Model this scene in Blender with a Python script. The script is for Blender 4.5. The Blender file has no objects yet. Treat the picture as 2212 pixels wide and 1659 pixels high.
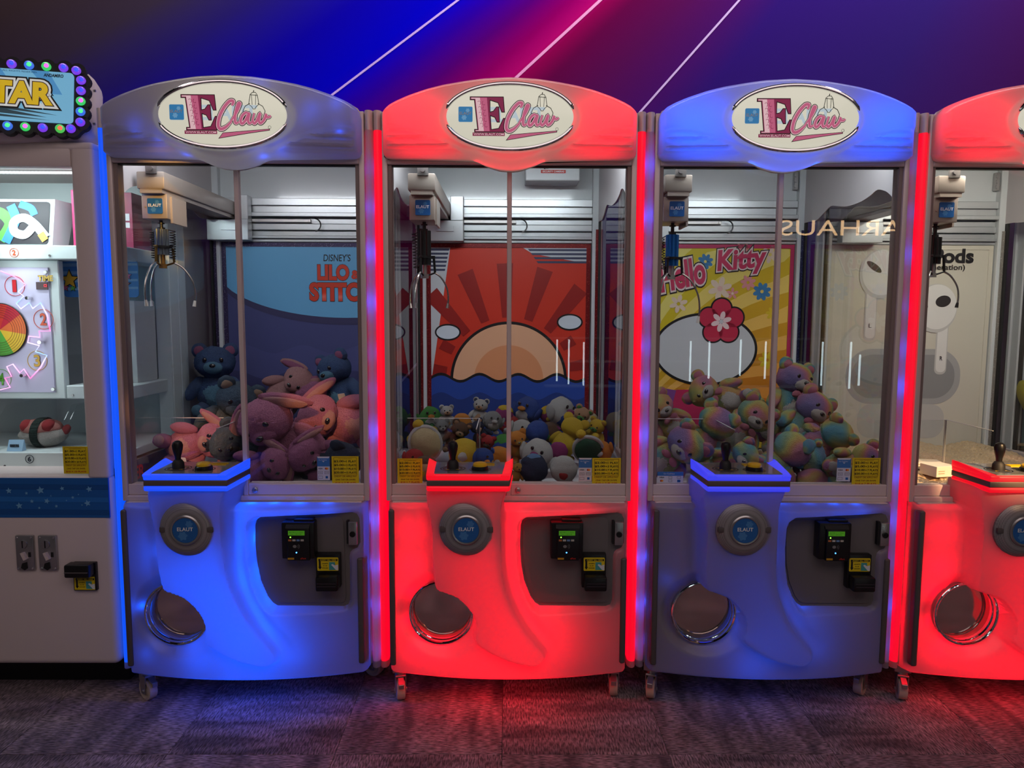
import bpy, bmesh, math, random
import numpy as np
from mathutils import Vector, Matrix, Euler, noise

scene = bpy.context.scene
col = scene.collection
PI = math.pi
R = math.radians

# ------------------------------------------------------------------ camera
cam_d = bpy.data.cameras.new('camera')
cam_d.sensor_fit = 'HORIZONTAL'
cam_d.sensor_width = 36.0
cam_d.lens = 36.0 * 1550.0 / 2212.0
cam_d.clip_start = 0.05
cam_d.clip_end = 100
cam = bpy.data.objects.new('camera', cam_d)
col.objects.link(cam)
cam.matrix_world = (Matrix.Translation((-0.0074, -2.3139, 1.3105)) @ Matrix.Rotation(-0.0065, 4, 'Z')
                    @ Matrix.Rotation(PI / 2 - 0.0961, 4, 'X') @ Matrix.Rotation(0.0037, 4, 'Z'))
scene.camera = cam

# ------------------------------------------------------------------ world, lamps, exposure
vs = scene.view_settings
vs.view_transform = 'Standard'; vs.look = 'None'; vs.gamma = 1.0; vs.use_curve_mapping = False
vs.exposure = 0.0
scene.cycles.use_denoising = True
scene.cycles.transparent_max_bounces = 24
scene.cycles.max_bounces = 3
scene.cycles.diffuse_bounces = 2
scene.cycles.glossy_bounces = 2
scene.cycles.transmission_bounces = 3
scene.cycles.caustics_reflective = False
scene.cycles.caustics_refractive = False
scene.cycles.use_adaptive_sampling = True
scene.cycles.adaptive_threshold = 0.04
scene.cycles.sample_clamp_indirect = 4.0

world = bpy.data.worlds.new('world'); scene.world = world
world.use_nodes = True
world.node_tree.nodes['Background'].inputs[0].default_value = (0.95, 0.84, 0.92, 1)
world.node_tree.nodes['Background'].inputs[1].default_value = 0.05

def area_light(name, loc, size, size_y, power, color, target, parent=None):
    d = bpy.data.lights.new(name, 'AREA'); d.shape = 'RECTANGLE'
    d.size = size; d.size_y = size_y; d.energy = power; d.color = color
    o = bpy.data.objects.new(name, d); col.objects.link(o)
    o.location = loc
    o.rotation_euler = (Vector(target) - Vector(loc)).to_track_quat('-Z', 'Y').to_euler()
    if parent: o.parent = parent
    return o

area_light('ceiling_light', (0.2, -2.6, 3.3), 5.0, 2.0, 36, (1.0, 0.82, 0.80), (0.2, -1.4, 0))
area_light('wall_washer', (0.1, 0.40, 3.40), 5.2, 0.12, 40, (1.0, 0.93, 0.97), (0.1, 0.95, 2.35))
def spot_light(name, loc, target, power, color, angle, blend=0.4, radius=0.03):
    d = bpy.data.lights.new(name, 'SPOT'); d.energy = power; d.color = color
    d.spot_size = R(angle); d.spot_blend = blend; d.shadow_soft_size = radius
    o = bpy.data.objects.new(name, d); col.objects.link(o); o.location = loc
    o.rotation_euler = (Vector(target) - Vector(loc)).to_track_quat('-Z', 'Y').to_euler()
    return o
spot_light('ceiling_spotlight', (-1.3, -5.0, 3.4), (-1.10, 0.28, 0.86), 1500, (1.0, 0.45, 0.16), 2.6, 0.3)
spot_light('ceiling_spotlight', (-0.2, -5.0, 3.4), (-0.70, 0.42, 0.92), 1300, (1.0, 0.45, 0.16), 2.2, 0.3)
spot_light('ceiling_spotlight', (1.9, -6.0, 3.2), (-1.165, 0.15, 1.672), 2200, (1.0, 0.55, 0.12), 1.5, 0.3)
spot_light('ceiling_spotlight', (2.6, -4.0, 3.3), (1.55, 0.14, 0.76), 2600, (1.0, 0.62, 0.30), 4.5, 0.5)

# ------------------------------------------------------------------ materials
def lin(v):
    v /= 255.0
    return v / 12.92 if v <= 0.04045 else ((v + 0.055) / 1.055) ** 2.4
def S(r, g, b): return (lin(r), lin(g), lin(b), 1.0)

MATS = {}
def nt(m): return m.node_tree.nodes, m.node_tree.links
def pm(name, color=(0.8, 0.8, 0.8, 1), rough=0.5, metal=0.0, em=None, es=0.0, coat=0.0, sheen=0.0, spec=0.5):
    if name in MATS: return MATS[name]
    m = bpy.data.materials.new(name); m.use_nodes = True
    b = m.node_tree.nodes['Principled BSDF']
    b.inputs['Base Color'].default_value = color
    b.inputs['Roughness'].default_value = rough
    b.inputs['Metallic'].default_value = metal
    b.inputs['Specular IOR Level'].default_value = spec
    b.inputs['Coat Weight'].default_value = coat
    b.inputs['Coat Roughness'].default_value = 0.08
    b.inputs['Sheen Weight'].default_value = sheen
    if em:
        b.inputs['Emission Color'].default_value = em
        b.inputs['Emission Strength'].default_value = es
    MATS[name] = m
    return m
def add_bump(m, scale, strength, dist=0.002, kind='NOISE', coord='Object', stretch=None):
    n, l = nt(m); b = n['Principled BSDF']
    tc = n.new('ShaderNodeTexCoord')
    src = tc.outputs[coord]
    if stretch:
        mp = n.new('ShaderNodeMapping'); mp.inputs['Scale'].default_value = stretch
        l.new(src, mp.inputs[0]); src = mp.outputs[0]
    if kind == 'VORONOI':
        t = n.new('ShaderNodeTexVoronoi'); t.inputs['Scale'].default_value = scale; o = t.outputs['Distance']
    else:
        t = n.new('ShaderNodeTexNoise'); t.inputs['Scale'].default_value = scale; t.inputs['Detail'].default_value = 4; o = t.outputs[0]
    l.new(src, t.inputs['Vector'])
    bp = n.new('ShaderNodeBump'); bp.inputs['Strength'].default_value = strength; bp.inputs['Distance'].default_value = dist
    l.new(o, bp.inputs['Height']); l.new(bp.outputs[0], b.inputs['Normal'])
    return m
def vary(m, c0, c1, scale, coord='Object', detail=3, lo=0.35, hi=0.65):
    n, l = nt(m); b = n['Principled BSDF']
    tc = n.new('ShaderNodeTexCoord'); t = n.new('ShaderNodeTexNoise')
    t.inputs['Scale'].default_value = scale; t.inputs['Detail'].default_value = detail
    cr = n.new('ShaderNodeValToRGB')
    cr.color_ramp.elements[0].position = lo; cr.color_ramp.elements[0].color = c0
    cr.color_ramp.elements[1].position = hi; cr.color_ramp.elements[1].color = c1
    l.new(tc.outputs[coord], t.inputs['Vector']); l.new(t.outputs[0], cr.inputs[0]); l.new(cr.outputs[0], b.inputs['Base Color'])
    return m

# translucent moulded plastic, lit from behind by the machines' own LEDs
def translucent_plastic(name, color, fac):
    m = pm(name, color, 0.30, coat=0.15)
    n, l = nt(m); b = n['Principled BSDF']; out = n['Material Output']
    tr = n.new('ShaderNodeBsdfTranslucent'); tr.inputs[0].default_value = (0.9, 0.9, 0.9, 1)
    mx = n.new('ShaderNodeMixShader'); mx.inputs[0].default_value = fac
    l.new(b.outputs[0], mx.inputs[1]); l.new(tr.outputs[0], mx.inputs[2]); l.new(mx.outputs[0], out.inputs[0])
    return m
shell = translucent_plastic('milky_plastic', S(154, 146, 154), 0.47)

def glass_mat(name, tint, ior):
    m = bpy.data.materials.new(name); m.use_nodes = True
    n, l = nt(m); n.remove(n['Principled BSDF']); out = n['Material Output']
    tr = n.new('ShaderNodeBsdfTransparent'); tr.inputs[0].default_value = tint
    gl = n.new('ShaderNodeBsdfGlossy'); gl.inputs['Roughness'].default_value = 0.0
    fr = n.new('ShaderNodeFresnel'); ge = n.new('ShaderNodeNewGeometry'); mi = n.new('ShaderNodeMapRange')
    mi.inputs['To Min'].default_value = ior; mi.inputs['To Max'].default_value = 1.0 / ior
    l.new(ge.outputs['Backfacing'], mi.inputs['Value']); l.new(mi.outputs[0], fr.inputs[0])
    mx = n.new('ShaderNodeMixShader')
    l.new(fr.outputs[0], mx.inputs[0]); l.new(tr.outputs[0], mx.inputs[1]); l.new(gl.outputs[0], mx.inputs[2]); l.new(mx.outputs[0], out.inputs[0])
    MATS[name] = m
    return m
glass = glass_mat('window_glass', (0.96, 0.97, 0.97, 1), 1.50)
acrylic = glass_mat('clear_acrylic', (0.96, 0.97, 0.97, 1), 1.20)
acrylic_edge = pm('acrylic_edge', S(200, 200, 200), 0.2)

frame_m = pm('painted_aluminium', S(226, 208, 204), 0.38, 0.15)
channel_m = pm('brown_channel', S(140, 122, 118), 0.45, 0.2)  # brownish finish of the channel inside the window frame
white_in = add_bump(pm('interior_white', S(214, 220, 222), 0.22, coat=0.5), 6, 0.02)
rail_m = pm('gantry_aluminium', S(205, 210, 212), 0.30, 0.55)
carc_m = pm('cabinet_white', S(190, 185, 188), 0.5)
chrome = pm('chrome', S(225, 225, 228), 0.06, 1.0)
steel = pm('brushed_steel', S(178, 176, 175), 0.32, 0.9)
beige_metal = pm('beige_painted_metal', S(170, 158, 148), 0.35, 0.35)
black = pm('black_plastic', S(14, 13, 14), 0.35)
soft_black = pm('black_rubber', S(22, 21, 22), 0.6)
grey_panel = add_bump(pm('grey_panel', S(112, 106, 106), 0.42, 0.1), 900, 0.15, 0.0004)
bumper_m = pm('grey_bumper', S(88, 80, 80), 0.5)
speaker_m = pm('speaker_grille', S(150, 146, 146), 0.40, 0.25)
n_, l_ = nt(speaker_m)
tc = n_.new('ShaderNodeTexCoord'); vo = n_.new('ShaderNodeTexVoronoi'); vo.inputs['Scale'].default_value = 330; vo.inputs['Randomness'].default_value = 0.0
rp = n_.new('ShaderNodeValToRGB'); rp.color_ramp.elements[0].position = 0.22; rp.color_ramp.elements[0].color = S(18, 17, 18)
rp.color_ramp.elements[1].position = 0.32; rp.color_ramp.elements[1].color = S(150, 145, 146)
l_.new(tc.outputs['Object'], vo.inputs['Vector']); l_.new(vo.outputs['Distance'], rp.inputs[0]); l_.new(rp.outputs[0], n_['Principled BSDF'].inputs['Base Color'])
badge_blue = pm('badge_blue', S(34, 98, 168), 0.3)
badge_light = pm('badge_gear_blue', S(70, 130, 190), 0.3)
ink_white = pm('ink_white', S(225, 230, 235), 0.5)
ink_black = pm('ink_black', S(16, 14, 16), 0.5)
ink_red = pm('ink_red', S(190, 44, 30), 0.5)
ink_darkred = pm('ink_darkred', S(120, 50, 20), 0.5)
paper_yellow = pm('sticker_yellow', S(232, 205, 20), 0.4)
paper_white = pm('sticker_white', S(215, 218, 222), 0.4)
paper_blue = pm('sticker_blue', S(60, 120, 185), 0.4)
flap_m = pm('smoked_flap', S(205, 182, 172), 0.10, 0.85)
yellow_button = pm('yellow_button', S(235, 190, 10), 0.3, coat=0.4)
caster_m = pm('caster_nylon', S(190, 172, 156), 0.55)
grey_red = pm('maroon_edge', S(120, 30, 34), 0.5)

def emit(name, color, strength):
    return pm(name, (0.02, 0.02, 0.02, 1), 0.4, em=color, es=strength)
LED_RED = (1.0, 0.0, 0.014); LED_BLUE = (0.0, 0.075, 1.0)
col_red = pm('light_column_red', S(60, 54, 58), 0.35, em=(1.0, 0.0, 0.02, 1), es=0.95)
col_blue = pm('light_column_blue', S(60, 54, 60), 0.35, em=(0.0, 0.09, 1.0, 1), es=0.95)
col_shell = translucent_plastic('milky_tube', S(215, 205, 212), 0.5)
band_red = pm('console_band_red', S(60, 54, 58), 0.3, em=(1.0, 0.0, 0.014, 1), es=0.85)
band_blue = pm('console_band_blue', S(96, 90, 96), 0.3, em=(0.0, 0.07, 1.0, 1), es=0.95)
band_violet = pm('console_band_violet', S(96, 90, 96), 0.3, em=(0.035, 0.05, 1.0, 1), es=0.8)
sign_face = pm('sign_face', S(120, 118, 110), 0.3, em=S(226, 222, 202), es=0.75, coat=0.4)
sign_pink = pm('sign_pink', S(90, 50, 60), 0.4, em=S(214, 104, 142), es=0.62)
sign_pale = pm('sign_pale_pink', S(100, 80, 84), 0.4, em=S(232, 190, 196), es=0.75)
sign_crimson = pm('sign_crimson', S(70, 20, 35), 0.4, em=S(140, 34, 78), es=0.62)
sign_blue = pm('sign_blue', S(20, 50, 80), 0.4, em=S(50, 130, 186), es=0.65)
sign_gear = pm('sign_gear', S(40, 70, 100), 0.4, em=S(110, 165, 205), es=0.65)
sign_ghost = pm('sign_ghost_blue', S(100, 110, 120), 0.4, em=S(196, 212, 220), es=0.7)
led_white = emit('led_white', (0.85, 0.95, 1.0, 1), 22.0)

# ------------------------------------------------------------------ mesh helpers
def bbox(bm, x0, x1, y0, y1, z0, z1, bev=0.0, seg=2):
    c = Vector(((x0 + x1) / 2, (y0 + y1) / 2, (z0 + z1) / 2))
    r = bmesh.ops.create_cube(bm, size=1.0, matrix=Matrix.Translation(c) @ Matrix.Diagonal((x1 - x0, y1 - y0, z1 - z0, 1)))
    if bev > 0:
        es = list({e for v in r['verts'] for e in v.link_edges})
        bmesh.ops.bevel(bm, geom=es, offset=bev, segments=seg, affect='EDGES', profile=0.5)
def pane(bm, x0, x1, y0, y1, z0, z1, drop):
    # glass sheet: outer face and the four edges; the inner face (towards axis direction 'drop') is left open
    bbox(bm, x0, x1, y0, y1, z0, z1)
    ax = 'xyz'.index(drop[1]); sg = 1 if drop[0] == '+' else -1
    for f in list(bm.faces):
        n = f.normal if f.normal.length else f.calc_center_median()
        f.normal_update()
        if f.normal[ax] * sg > .9: bm.faces.remove(f)
def prism(bm, pts, axis, a0, a1):
    # polygon pts in the plane across 'axis', extruded from a0 to a1
    def P(p, a):
        return {'y': (p[0], a, p[1]), 'x': (a, p[0], p[1]), 'z': (p[0], p[1], a)}[axis]
    va = [bm.verts.new(P(p, a0)) for p in pts]; vb = [bm.verts.new(P(p, a1)) for p in pts]
    n = len(pts)
    bm.faces.new(va); bm.faces.new(vb[::-1])
    for i in range(n): bm.faces.new((va[i], vb[i], vb[(i + 1) % n], va[(i + 1) % n]))
def tube(bm, pts, r, n=8, closed=False, caps=True):
    pts = [Vector(p) for p in pts]; N = len(pts)
    rr = r if isinstance(r, (list, tuple)) else [r] * N
    rings = []; prev = None
    for i in range(N):
        a = pts[(i - 1) % N] if (closed or i > 0) else pts[i]
        b = pts[(i + 1) % N] if (closed or i < N - 1) else pts[i]
        t = (b - a).normalized()
        if prev is None:
            u = t.orthogonal().normalized()
        else:
            u = (prev - t * prev.dot(t))
            u = u.normalized() if u.length > 1e-6 else t.orthogonal().normalized()
        prev = u; w = t.cross(u)
        rings.append([bm.verts.new(pts[i] + (u * math.cos(2 * PI * k / n) + w * math.sin(2 * PI * k / n)) * rr[i]) for k in range(n)])
    for i in range(N if closed else N - 1):
        A, B = rings[i], rings[(i + 1) % N]
        for k in range(n): bm.faces.new((A[k], A[(k + 1) % n], B[(k + 1) % n], B[k]))
    if caps and not closed:
        bm.faces.new(rings[0][::-1]); bm.faces.new(rings[-1])
def lathe(bm, prof, c=(0, 0, 0), axis='z', n=28):
    # prof: list of (radius, height along axis)
    c = Vector(c); rings = []
    def P(r, h, a):
        x, y = r * math.cos(a), r * math.sin(a)
        return c + Vector({'z': (x, y, h), 'y': (x, h, y), 'x': (h, x, y)}[axis])
    for r, h in prof:
        if r < 1e-6: rings.append([bm.verts.new(P(0, h, 0))])
        else: rings.append([bm.verts.new(P(r, h, 2 * PI * k / n)) for k in range(n)])
    for A, B in zip(rings, rings[1:]):
        for k in range(n):
            k2 = (k + 1) % n
            vs_ = [A[k % len(A)], A[k2 % len(A)], B[k2 % len(B)], B[k % len(B)]]
            u = []
            for v in vs_:
                if v not in u: u.append(v)
            if len(u) > 2: bm.faces.new(u)
def flat(bm, pts, y=0.0):
    bm.faces.new([bm.verts.new((p[0], y, p[1])) for p in pts])
def ellipse(cx, cz, a, b, n=48, t0=0, t1=2 * PI, end=False):
    m = n + 1 if end else n
    return [(cx + a * math.cos(t0 + (t1 - t0) * k / n), cz + b * math.sin(t0 + (t1 - t0) * k / n)) for k in range(m)]
def rrect(x0, x1, z0, z1, r, n=5):
    o = []
    for cx, cz, a in ((x1 - r, z1 - r, 0), (x0 + r, z1 - r, 90), (x0 + r, z0 + r, 180), (x1 - r, z0 + r, 270)):
        for k in range(n + 1):
            t = R(a + 90 * k / n); o.append((cx + r * math.cos(t), cz + r * math.sin(t)))
    return o
def star(cx, cz, r, n=5, q=0.45, rot=90):
    return [(cx + (r if k % 2 == 0 else r * q) * math.cos(R(rot + 180 * k / n)), cz + (r if k % 2 == 0 else r * q) * math.sin(R(rot + 180 * k / n))) for k in range(2 * n)]
def catmull(pts, per=8, closed=True):
    P = [Vector((p[0], p[1])) for p in pts]; N = len(P); out = []
    for i in range(N if closed else N - 1):
        if closed: a, b, c, d = P[i - 1], P[i], P[(i + 1) % N], P[(i + 2) % N]
        else: a, b, c, d = P[max(i - 1, 0)], P[i], P[i + 1], P[min(i + 2, N - 1)]
        for k in range(per):
            t = k / per
            out.append(tuple(0.5 * ((2 * b) + (c - a) * t + (2 * a - 5 * b + 4 * c - d) * t * t + (-a + 3 * b - 3 * c + d) * t ** 3)))
    if not closed: out.append(tuple(P[-1]))
    return out
def sdf(X, Z, poly):
    # signed distance (negative inside) of grid points to a polygon
    P = np.array(poly); Q = np.roll(P, -1, 0)
    d2 = np.full(X.shape, 1e9); ins = np.zeros(X.shape, bool)
    for (ax, az), (bx, bz) in zip(P, Q):
        dx, dz = bx - ax, bz - az
        t = np.clip(((X - ax) * dx + (Z - az) * dz) / (dx * dx + dz * dz + 1e-12), 0, 1)
        d2 = np.minimum(d2, (X - ax - t * dx) ** 2 + (Z - az - t * dz) ** 2)
        if abs(dz) > 1e-12:
            ins ^= ((az > Z) != (bz > Z)) & (X < dx * (Z - az) / dz + ax)
    d = np.sqrt(d2)
    return np.where(ins, -d, d)
def sstep(a, b, x):
    t = np.clip((x - a) / (b - a), 0, 1); return t * t * (3 - 2 * t)

MESH = {}
def mesh(key, fn, smooth=True, angle=35):
    if key in MESH: return MESH[key]
    bm = bmesh.new(); fn(bm)
    bmesh.ops.recalc_face_normals(bm, faces=bm.faces)
    me = bpy.data.meshes.new(key); bm.to_mesh(me); bm.free()
    if smooth:
        me.polygons.foreach_set('use_smooth', [True] * len(me.polygons))
        me.set_sharp_from_angle(angle=R(angle))
    MESH[key] = me
    return me
def ob(name, me, mat, parent=None, loc=(0, 0, 0), rot=(0, 0, 0), scale=(1, 1, 1)):
    o = bpy.data.objects.new(name, me); col.objects.link(o)
    if len(me.materials) == 0: me.materials.append(mat)
    if me.materials[0] != mat:
        o.material_slots[0].link = 'OBJECT'; o.material_slots[0].material = mat
    o.parent = parent; o.location = loc; o.rotation_euler = rot; o.scale = scale
    return o
def mk(name, key, fn, mat, parent, loc=(0, 0, 0), rot=(0, 0, 0), scale=(1, 1, 1), smooth=True, angle=35):
    return ob(name, mesh(key, fn, smooth, angle), mat, parent, loc, rot, scale)
def empty(name, loc=(0, 0, 0), rot=(0, 0, 0), parent=None):
    o = bpy.data.objects.new(name, None); col.objects.link(o)
    o.location = loc; o.rotation_euler = rot; o.parent = parent; o.empty_display_size = 0.1
    return o
def tag(o, label, cat, group=None):
    o['label'] = label; o['category'] = cat
    if group: o['group'] = group
    return o
def struct(o, label=None):
    o['kind'] = 'structure'
    if label: o['label'] = label
    return o
def point(parent, loc, color, power, radius=0.012):
    d = bpy.data.lights.new('led', 'POINT'); d.energy = power; d.color = color; d.shadow_soft_size = radius
    o = bpy.data.objects.new('led_lamp', d); col.objects.link(o); o.parent = parent; o.location = loc
    return o

TXT = {}
def text_data(s, off, shear):
    key = (s, off, shear)
    if key in TXT: return TXT[key]
    cu = bpy.data.curves.new('lettering', 'FONT'); cu.body = s; cu.size = 1.0; cu.offset = off; cu.shear = shear
    cu.align_x = 'LEFT'; cu.resolution_u = 4
    o = bpy.data.objects.new('lettering_tmp', cu); col.objects.link(o)
    dg = bpy.context.evaluated_depsgraph_get()
    me = bpy.data.meshes.new_from_object(o.evaluated_get(dg))
    bpy.data.objects.remove(o); bpy.data.curves.remove(cu)
    co = np.empty(len(me.vertices) * 3); me.vertices.foreach_get('co', co); co = co.reshape(-1, 3)
    mn, mx = co.min(0), co.max(0)
    me.materials.clear()
    TXT[key] = (me, mn, mx, co)
    return TXT[key]
def text(s, w, h, mat, parent, loc, off=0.0, shear=0.0, name='lettering', outline=None, rot=(0, 0, 0), facing=-1):
    # lettering s fitted into w x h, centred at loc, standing in the xz plane and facing -y
    me0, mn, mx, co = text_data(s, off, shear)
    c = (mn + mx) / 2; sx = w / (mx[0] - mn[0]); sz = h / (mx[1] - mn[1])
    def build(o2, m2, dy):
        k = ('t', s, o2, shear, round(sx, 6), round(sz, 6), off)
        if k not in MESH:
            me1, _, _, co1 = text_data(s, o2, shear)
            me = me1.copy(); new = np.zeros_like(co1)
            new[:, 0] = (co1[:, 0] - c[0]) * sx; new[:, 2] = (co1[:, 1] - c[1]) * sz
            me.vertices.foreach_set('co', new.ravel()); me.update(); MESH[k] = me
        L = Vector(loc) + Euler(rot).to_matrix() @ Vector((0, dy, 0))
        return ob(name, MESH[k], m2, parent, L, rot)
    dy = 0.0
    if outline:
        for i, (m2, extra) in enumerate(outline):
            build(off + extra, m2, -0.0004 * i); dy = -0.0004 * (i + 1)
    return build(off, mat, dy)

# ------------------------------------------------------------------ the setting
carpet = pm('carpet_loop', S(70, 58, 66), 0.95, sheen=0.3, spec=0.1)
n_, l_ = nt(carpet); b_ = n_['Principled BSDF']
tc = n_.new('ShaderNodeTexCoord')
mp = n_.new('ShaderNodeMapping'); mp.inputs['Scale'].default_value = (230, 42, 60)
nz = n_.new('ShaderNodeTexNoise'); nz.inputs['Scale'].default_value = 1.0; nz.inputs['Detail'].default_value = 2.5
l_.new(tc.outputs['Object'], mp.inputs[0]); l_.new(mp.outputs[0], nz.inputs['Vector'])
mp2 = n_.new('ShaderNodeMapping'); mp2.inputs['Scale'].default_value = (3.2, 13, 3); mp2.inputs['Rotation'].default_value = (0, 0, R(38))
nz2 = n_.new('ShaderNodeTexNoise'); nz2.inputs['Scale'].default_value = 1.0; nz2.inputs['Detail'].default_value = 5; nz2.inputs['Distortion'].default_value = 0.6
oi = n_.new('ShaderNodeObjectInfo'); va = n_.new('ShaderNodeVectorMath'); va.operation = 'ADD'
sc_ = n_.new('ShaderNodeVectorMath'); sc_.operation = 'SCALE'; sc_.inputs['Scale'].default_value = 40
cmb = n_.new('ShaderNodeCombineXYZ'); l_.new(oi.outputs['Random'], cmb.inputs[0]); l_.new(oi.outputs['Random'], cmb.inputs[1])
l_.new(cmb.outputs[0], sc_.inputs[0]); l_.new(tc.outputs['Object'], mp2.inputs[0]); l_.new(mp2.outputs[0], va.inputs[0]); l_.new(sc_.outputs[0], va.inputs[1])
l_.new(va.outputs[0], nz2.inputs['Vector'])
r1 = n_.new('ShaderNodeValToRGB'); r1.color_ramp.elements[0].position = 0.36; r1.color_ramp.elements[0].color = (0.03, 0.03, 0.03, 1); r1.color_ramp.elements[1].position = 0.68
r2 = n_.new('ShaderNodeValToRGB'); r2.color_ramp.elements[0].position = 0.35; r2.color_ramp.elements[0].color = S(118, 100, 110); r2.color_ramp.elements[1].position = 0.66; r2.color_ramp.elements[1].color = S(206, 178, 188)
l_.new(nz.outputs[0], r1.inputs[0]); l_.new(nz2.outputs[0], r2.inputs[0])
mxc = n_.new('ShaderNodeMix'); mxc.data_type = 'RGBA'; mxc.blend_type = 'MULTIPLY'; mxc.inputs['Factor'].default_value = 0.85
l_.new(r2.outputs[0], mxc.inputs['A']); l_.new(r1.outputs[0], mxc.inputs['B']); l_.new(mxc.outputs['Result'], b_.inputs['Base Color'])
bp = n_.new('ShaderNodeBump'); bp.inputs['Strength'].default_value = 0.5; bp.inputs['Distance'].default_value = 0.003
l_.new(nz.outputs[0], bp.inputs['Height']); l_.new(bp.outputs[0], b_.inputs['Normal'])
sub_m = pm('floor_screed', S(40, 34, 36), 0.9)

floor = struct(mk('floor', 'floor', lambda bm: bbox(bm, -4.2, 4.2, -3.2, 1.05, -0.06, -0.008), sub_m, None))
random.seed(4)
TS = 0.5
def tile_bm(bm): bbox(bm, -TS / 2 + .0007, TS / 2 - .0007, -TS / 2 + .0007, TS / 2 - .0007, -0.008, 0.0, 0.001, 1)
for iy in range(-6, 2):
    for ix in range(-8, 8):
        mk('carpet_tile', 'carpet_tile', tile_bm, carpet, floor, (0.18 + ix * TS + 0.05, -0.03 + iy * TS, 0.0), (0, 0, PI / 2 * ((ix + iy) % 2) + PI * random.randint(0, 1)))

# printed mural wall: colour bands that fan out between three drawn neon lines
mural = pm('mural_print', rough=0.9, spec=0.0)
n_, l_ = nt(mural); b_ = n_['Principled BSDF']
def math_node(op, a, b=None, c=None):
    m = n_.new('ShaderNodeMath'); m.operation = op
    for i, v in enumerate((a, b, c)):
        if v is None: continue
        if isinstance(v, (int, float)): m.inputs[i].default_value = v
        else: l_.new(v, m.inputs[i])
    return m.outputs[0]
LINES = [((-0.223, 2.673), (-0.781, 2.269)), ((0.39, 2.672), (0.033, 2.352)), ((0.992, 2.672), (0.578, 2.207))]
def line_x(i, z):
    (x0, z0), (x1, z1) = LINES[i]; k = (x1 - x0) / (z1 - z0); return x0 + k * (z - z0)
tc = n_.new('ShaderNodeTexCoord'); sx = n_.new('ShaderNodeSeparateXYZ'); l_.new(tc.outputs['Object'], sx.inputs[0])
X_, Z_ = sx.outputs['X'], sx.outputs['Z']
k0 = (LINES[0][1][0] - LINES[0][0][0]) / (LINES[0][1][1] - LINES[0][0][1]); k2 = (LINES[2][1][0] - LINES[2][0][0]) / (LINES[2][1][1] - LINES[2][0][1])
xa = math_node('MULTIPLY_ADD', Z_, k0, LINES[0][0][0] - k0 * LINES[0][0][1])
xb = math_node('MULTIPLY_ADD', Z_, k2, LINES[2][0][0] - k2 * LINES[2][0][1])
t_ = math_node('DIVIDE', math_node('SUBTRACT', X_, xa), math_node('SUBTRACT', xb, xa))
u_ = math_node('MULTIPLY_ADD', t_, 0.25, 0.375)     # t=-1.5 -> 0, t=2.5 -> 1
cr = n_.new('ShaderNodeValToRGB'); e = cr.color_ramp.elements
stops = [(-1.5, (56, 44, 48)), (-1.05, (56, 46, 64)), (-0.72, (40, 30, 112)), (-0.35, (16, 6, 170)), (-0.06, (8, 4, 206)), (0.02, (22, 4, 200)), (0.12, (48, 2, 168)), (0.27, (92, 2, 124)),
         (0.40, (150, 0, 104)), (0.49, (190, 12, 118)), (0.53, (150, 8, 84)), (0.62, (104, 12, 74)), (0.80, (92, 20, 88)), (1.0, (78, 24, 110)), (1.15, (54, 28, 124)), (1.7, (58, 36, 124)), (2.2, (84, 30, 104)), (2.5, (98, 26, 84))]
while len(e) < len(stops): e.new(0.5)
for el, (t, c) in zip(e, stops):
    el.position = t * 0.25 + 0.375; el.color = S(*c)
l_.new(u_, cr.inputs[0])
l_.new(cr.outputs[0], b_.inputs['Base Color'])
wall = struct(mk('wall_back', 'wall_back', lambda bm: bbox(bm, -4.2, 4.2, 0.95, 1.05, -0.06, 3.6), mural, None))
neon_ms = [pm('mural_line_violet', S(214, 180, 255), 0.5), pm('mural_line_pink', S(255, 170, 225), 0.5), pm('mural_line_lilac', S(225, 195, 250), 0.5)]
for i in range(3):
    def nl(bm, i=i):
        for_w = 0.006 if i == 1 else 0.0045
        pts = [(line_x(i, 0.9), 0.9), (line_x(i, 3.55), 3.55)]
        (xa_, za), (xb_, zb) = pts; d = Vector((xb_ - xa_, zb - za)).normalized(); nn = Vector((-d.y, d.x)) * for_w
        prism(bm, [(xa_ + nn.x, za + nn.y), (xb_ + nn.x, zb + nn.y), (xb_ - nn.x, zb - nn.y), (xa_ - nn.x, za - nn.y)], 'y', 0.948, 0.951)
    mk('printed_line', 'neon%d' % i, nl, neon_ms[i], wall)
struct(mk('ceiling', 'ceiling', lambda bm: bbox(bm, -4.2, 4.2, -3.2, 1.05, 3.6, 3.66), pm('ceiling_dark', S(40, 36, 38), 0.8), None))

# ------------------------------------------------------------------ claw machine geometry
BOOT = catmull([(-0.244, 0.80), (-0.244, 0.629), (-0.243, 0.527), (-0.239, 0.466), (-0.229, 0.437), (-0.202, 0.427), (-0.162, 0.411), (-0.133, 0.382), (-0.113, 0.349), (-0.105, 0.31), (-0.11, 0.278), (-0.099, 0.258), (-0.064, 0.234), (-0.004, 0.205), (0.057, 0.188), (0.087, 0.185), (0.112, 0.198), (0.122, 0.219), (0.114, 0.24), (0.087, 0.272), (0.052, 0.319), (0.022, 0.376), (0.002, 0.428), (-0.01, 0.479), (-0.017, 0.556), (-0.019, 0.708), (-0.017, 0.80)], 6)
PANEL = [(x + 0.006, z) for x, z in [(0.035, 0.632), (0.04, 0.648), (0.053, 0.657), (0.204, 0.662), (0.346, 0.668), (0.358, 0.664), (0.365, 0.651), (0.367, 0.573), (0.359, 0.558), (0.344, 0.552), (0.335, 0.542), (0.332, 0.527), (0.331, 0.38), (0.326, 0.366), (0.313, 0.361), (0.098, 0.361), (0.083, 0.371), (0.068, 0.392), (0.047, 0.445), (0.036, 0.508), (0.033, 0.57)]]
HC = (-0.218, 0.339); HR = 0.104
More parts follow.
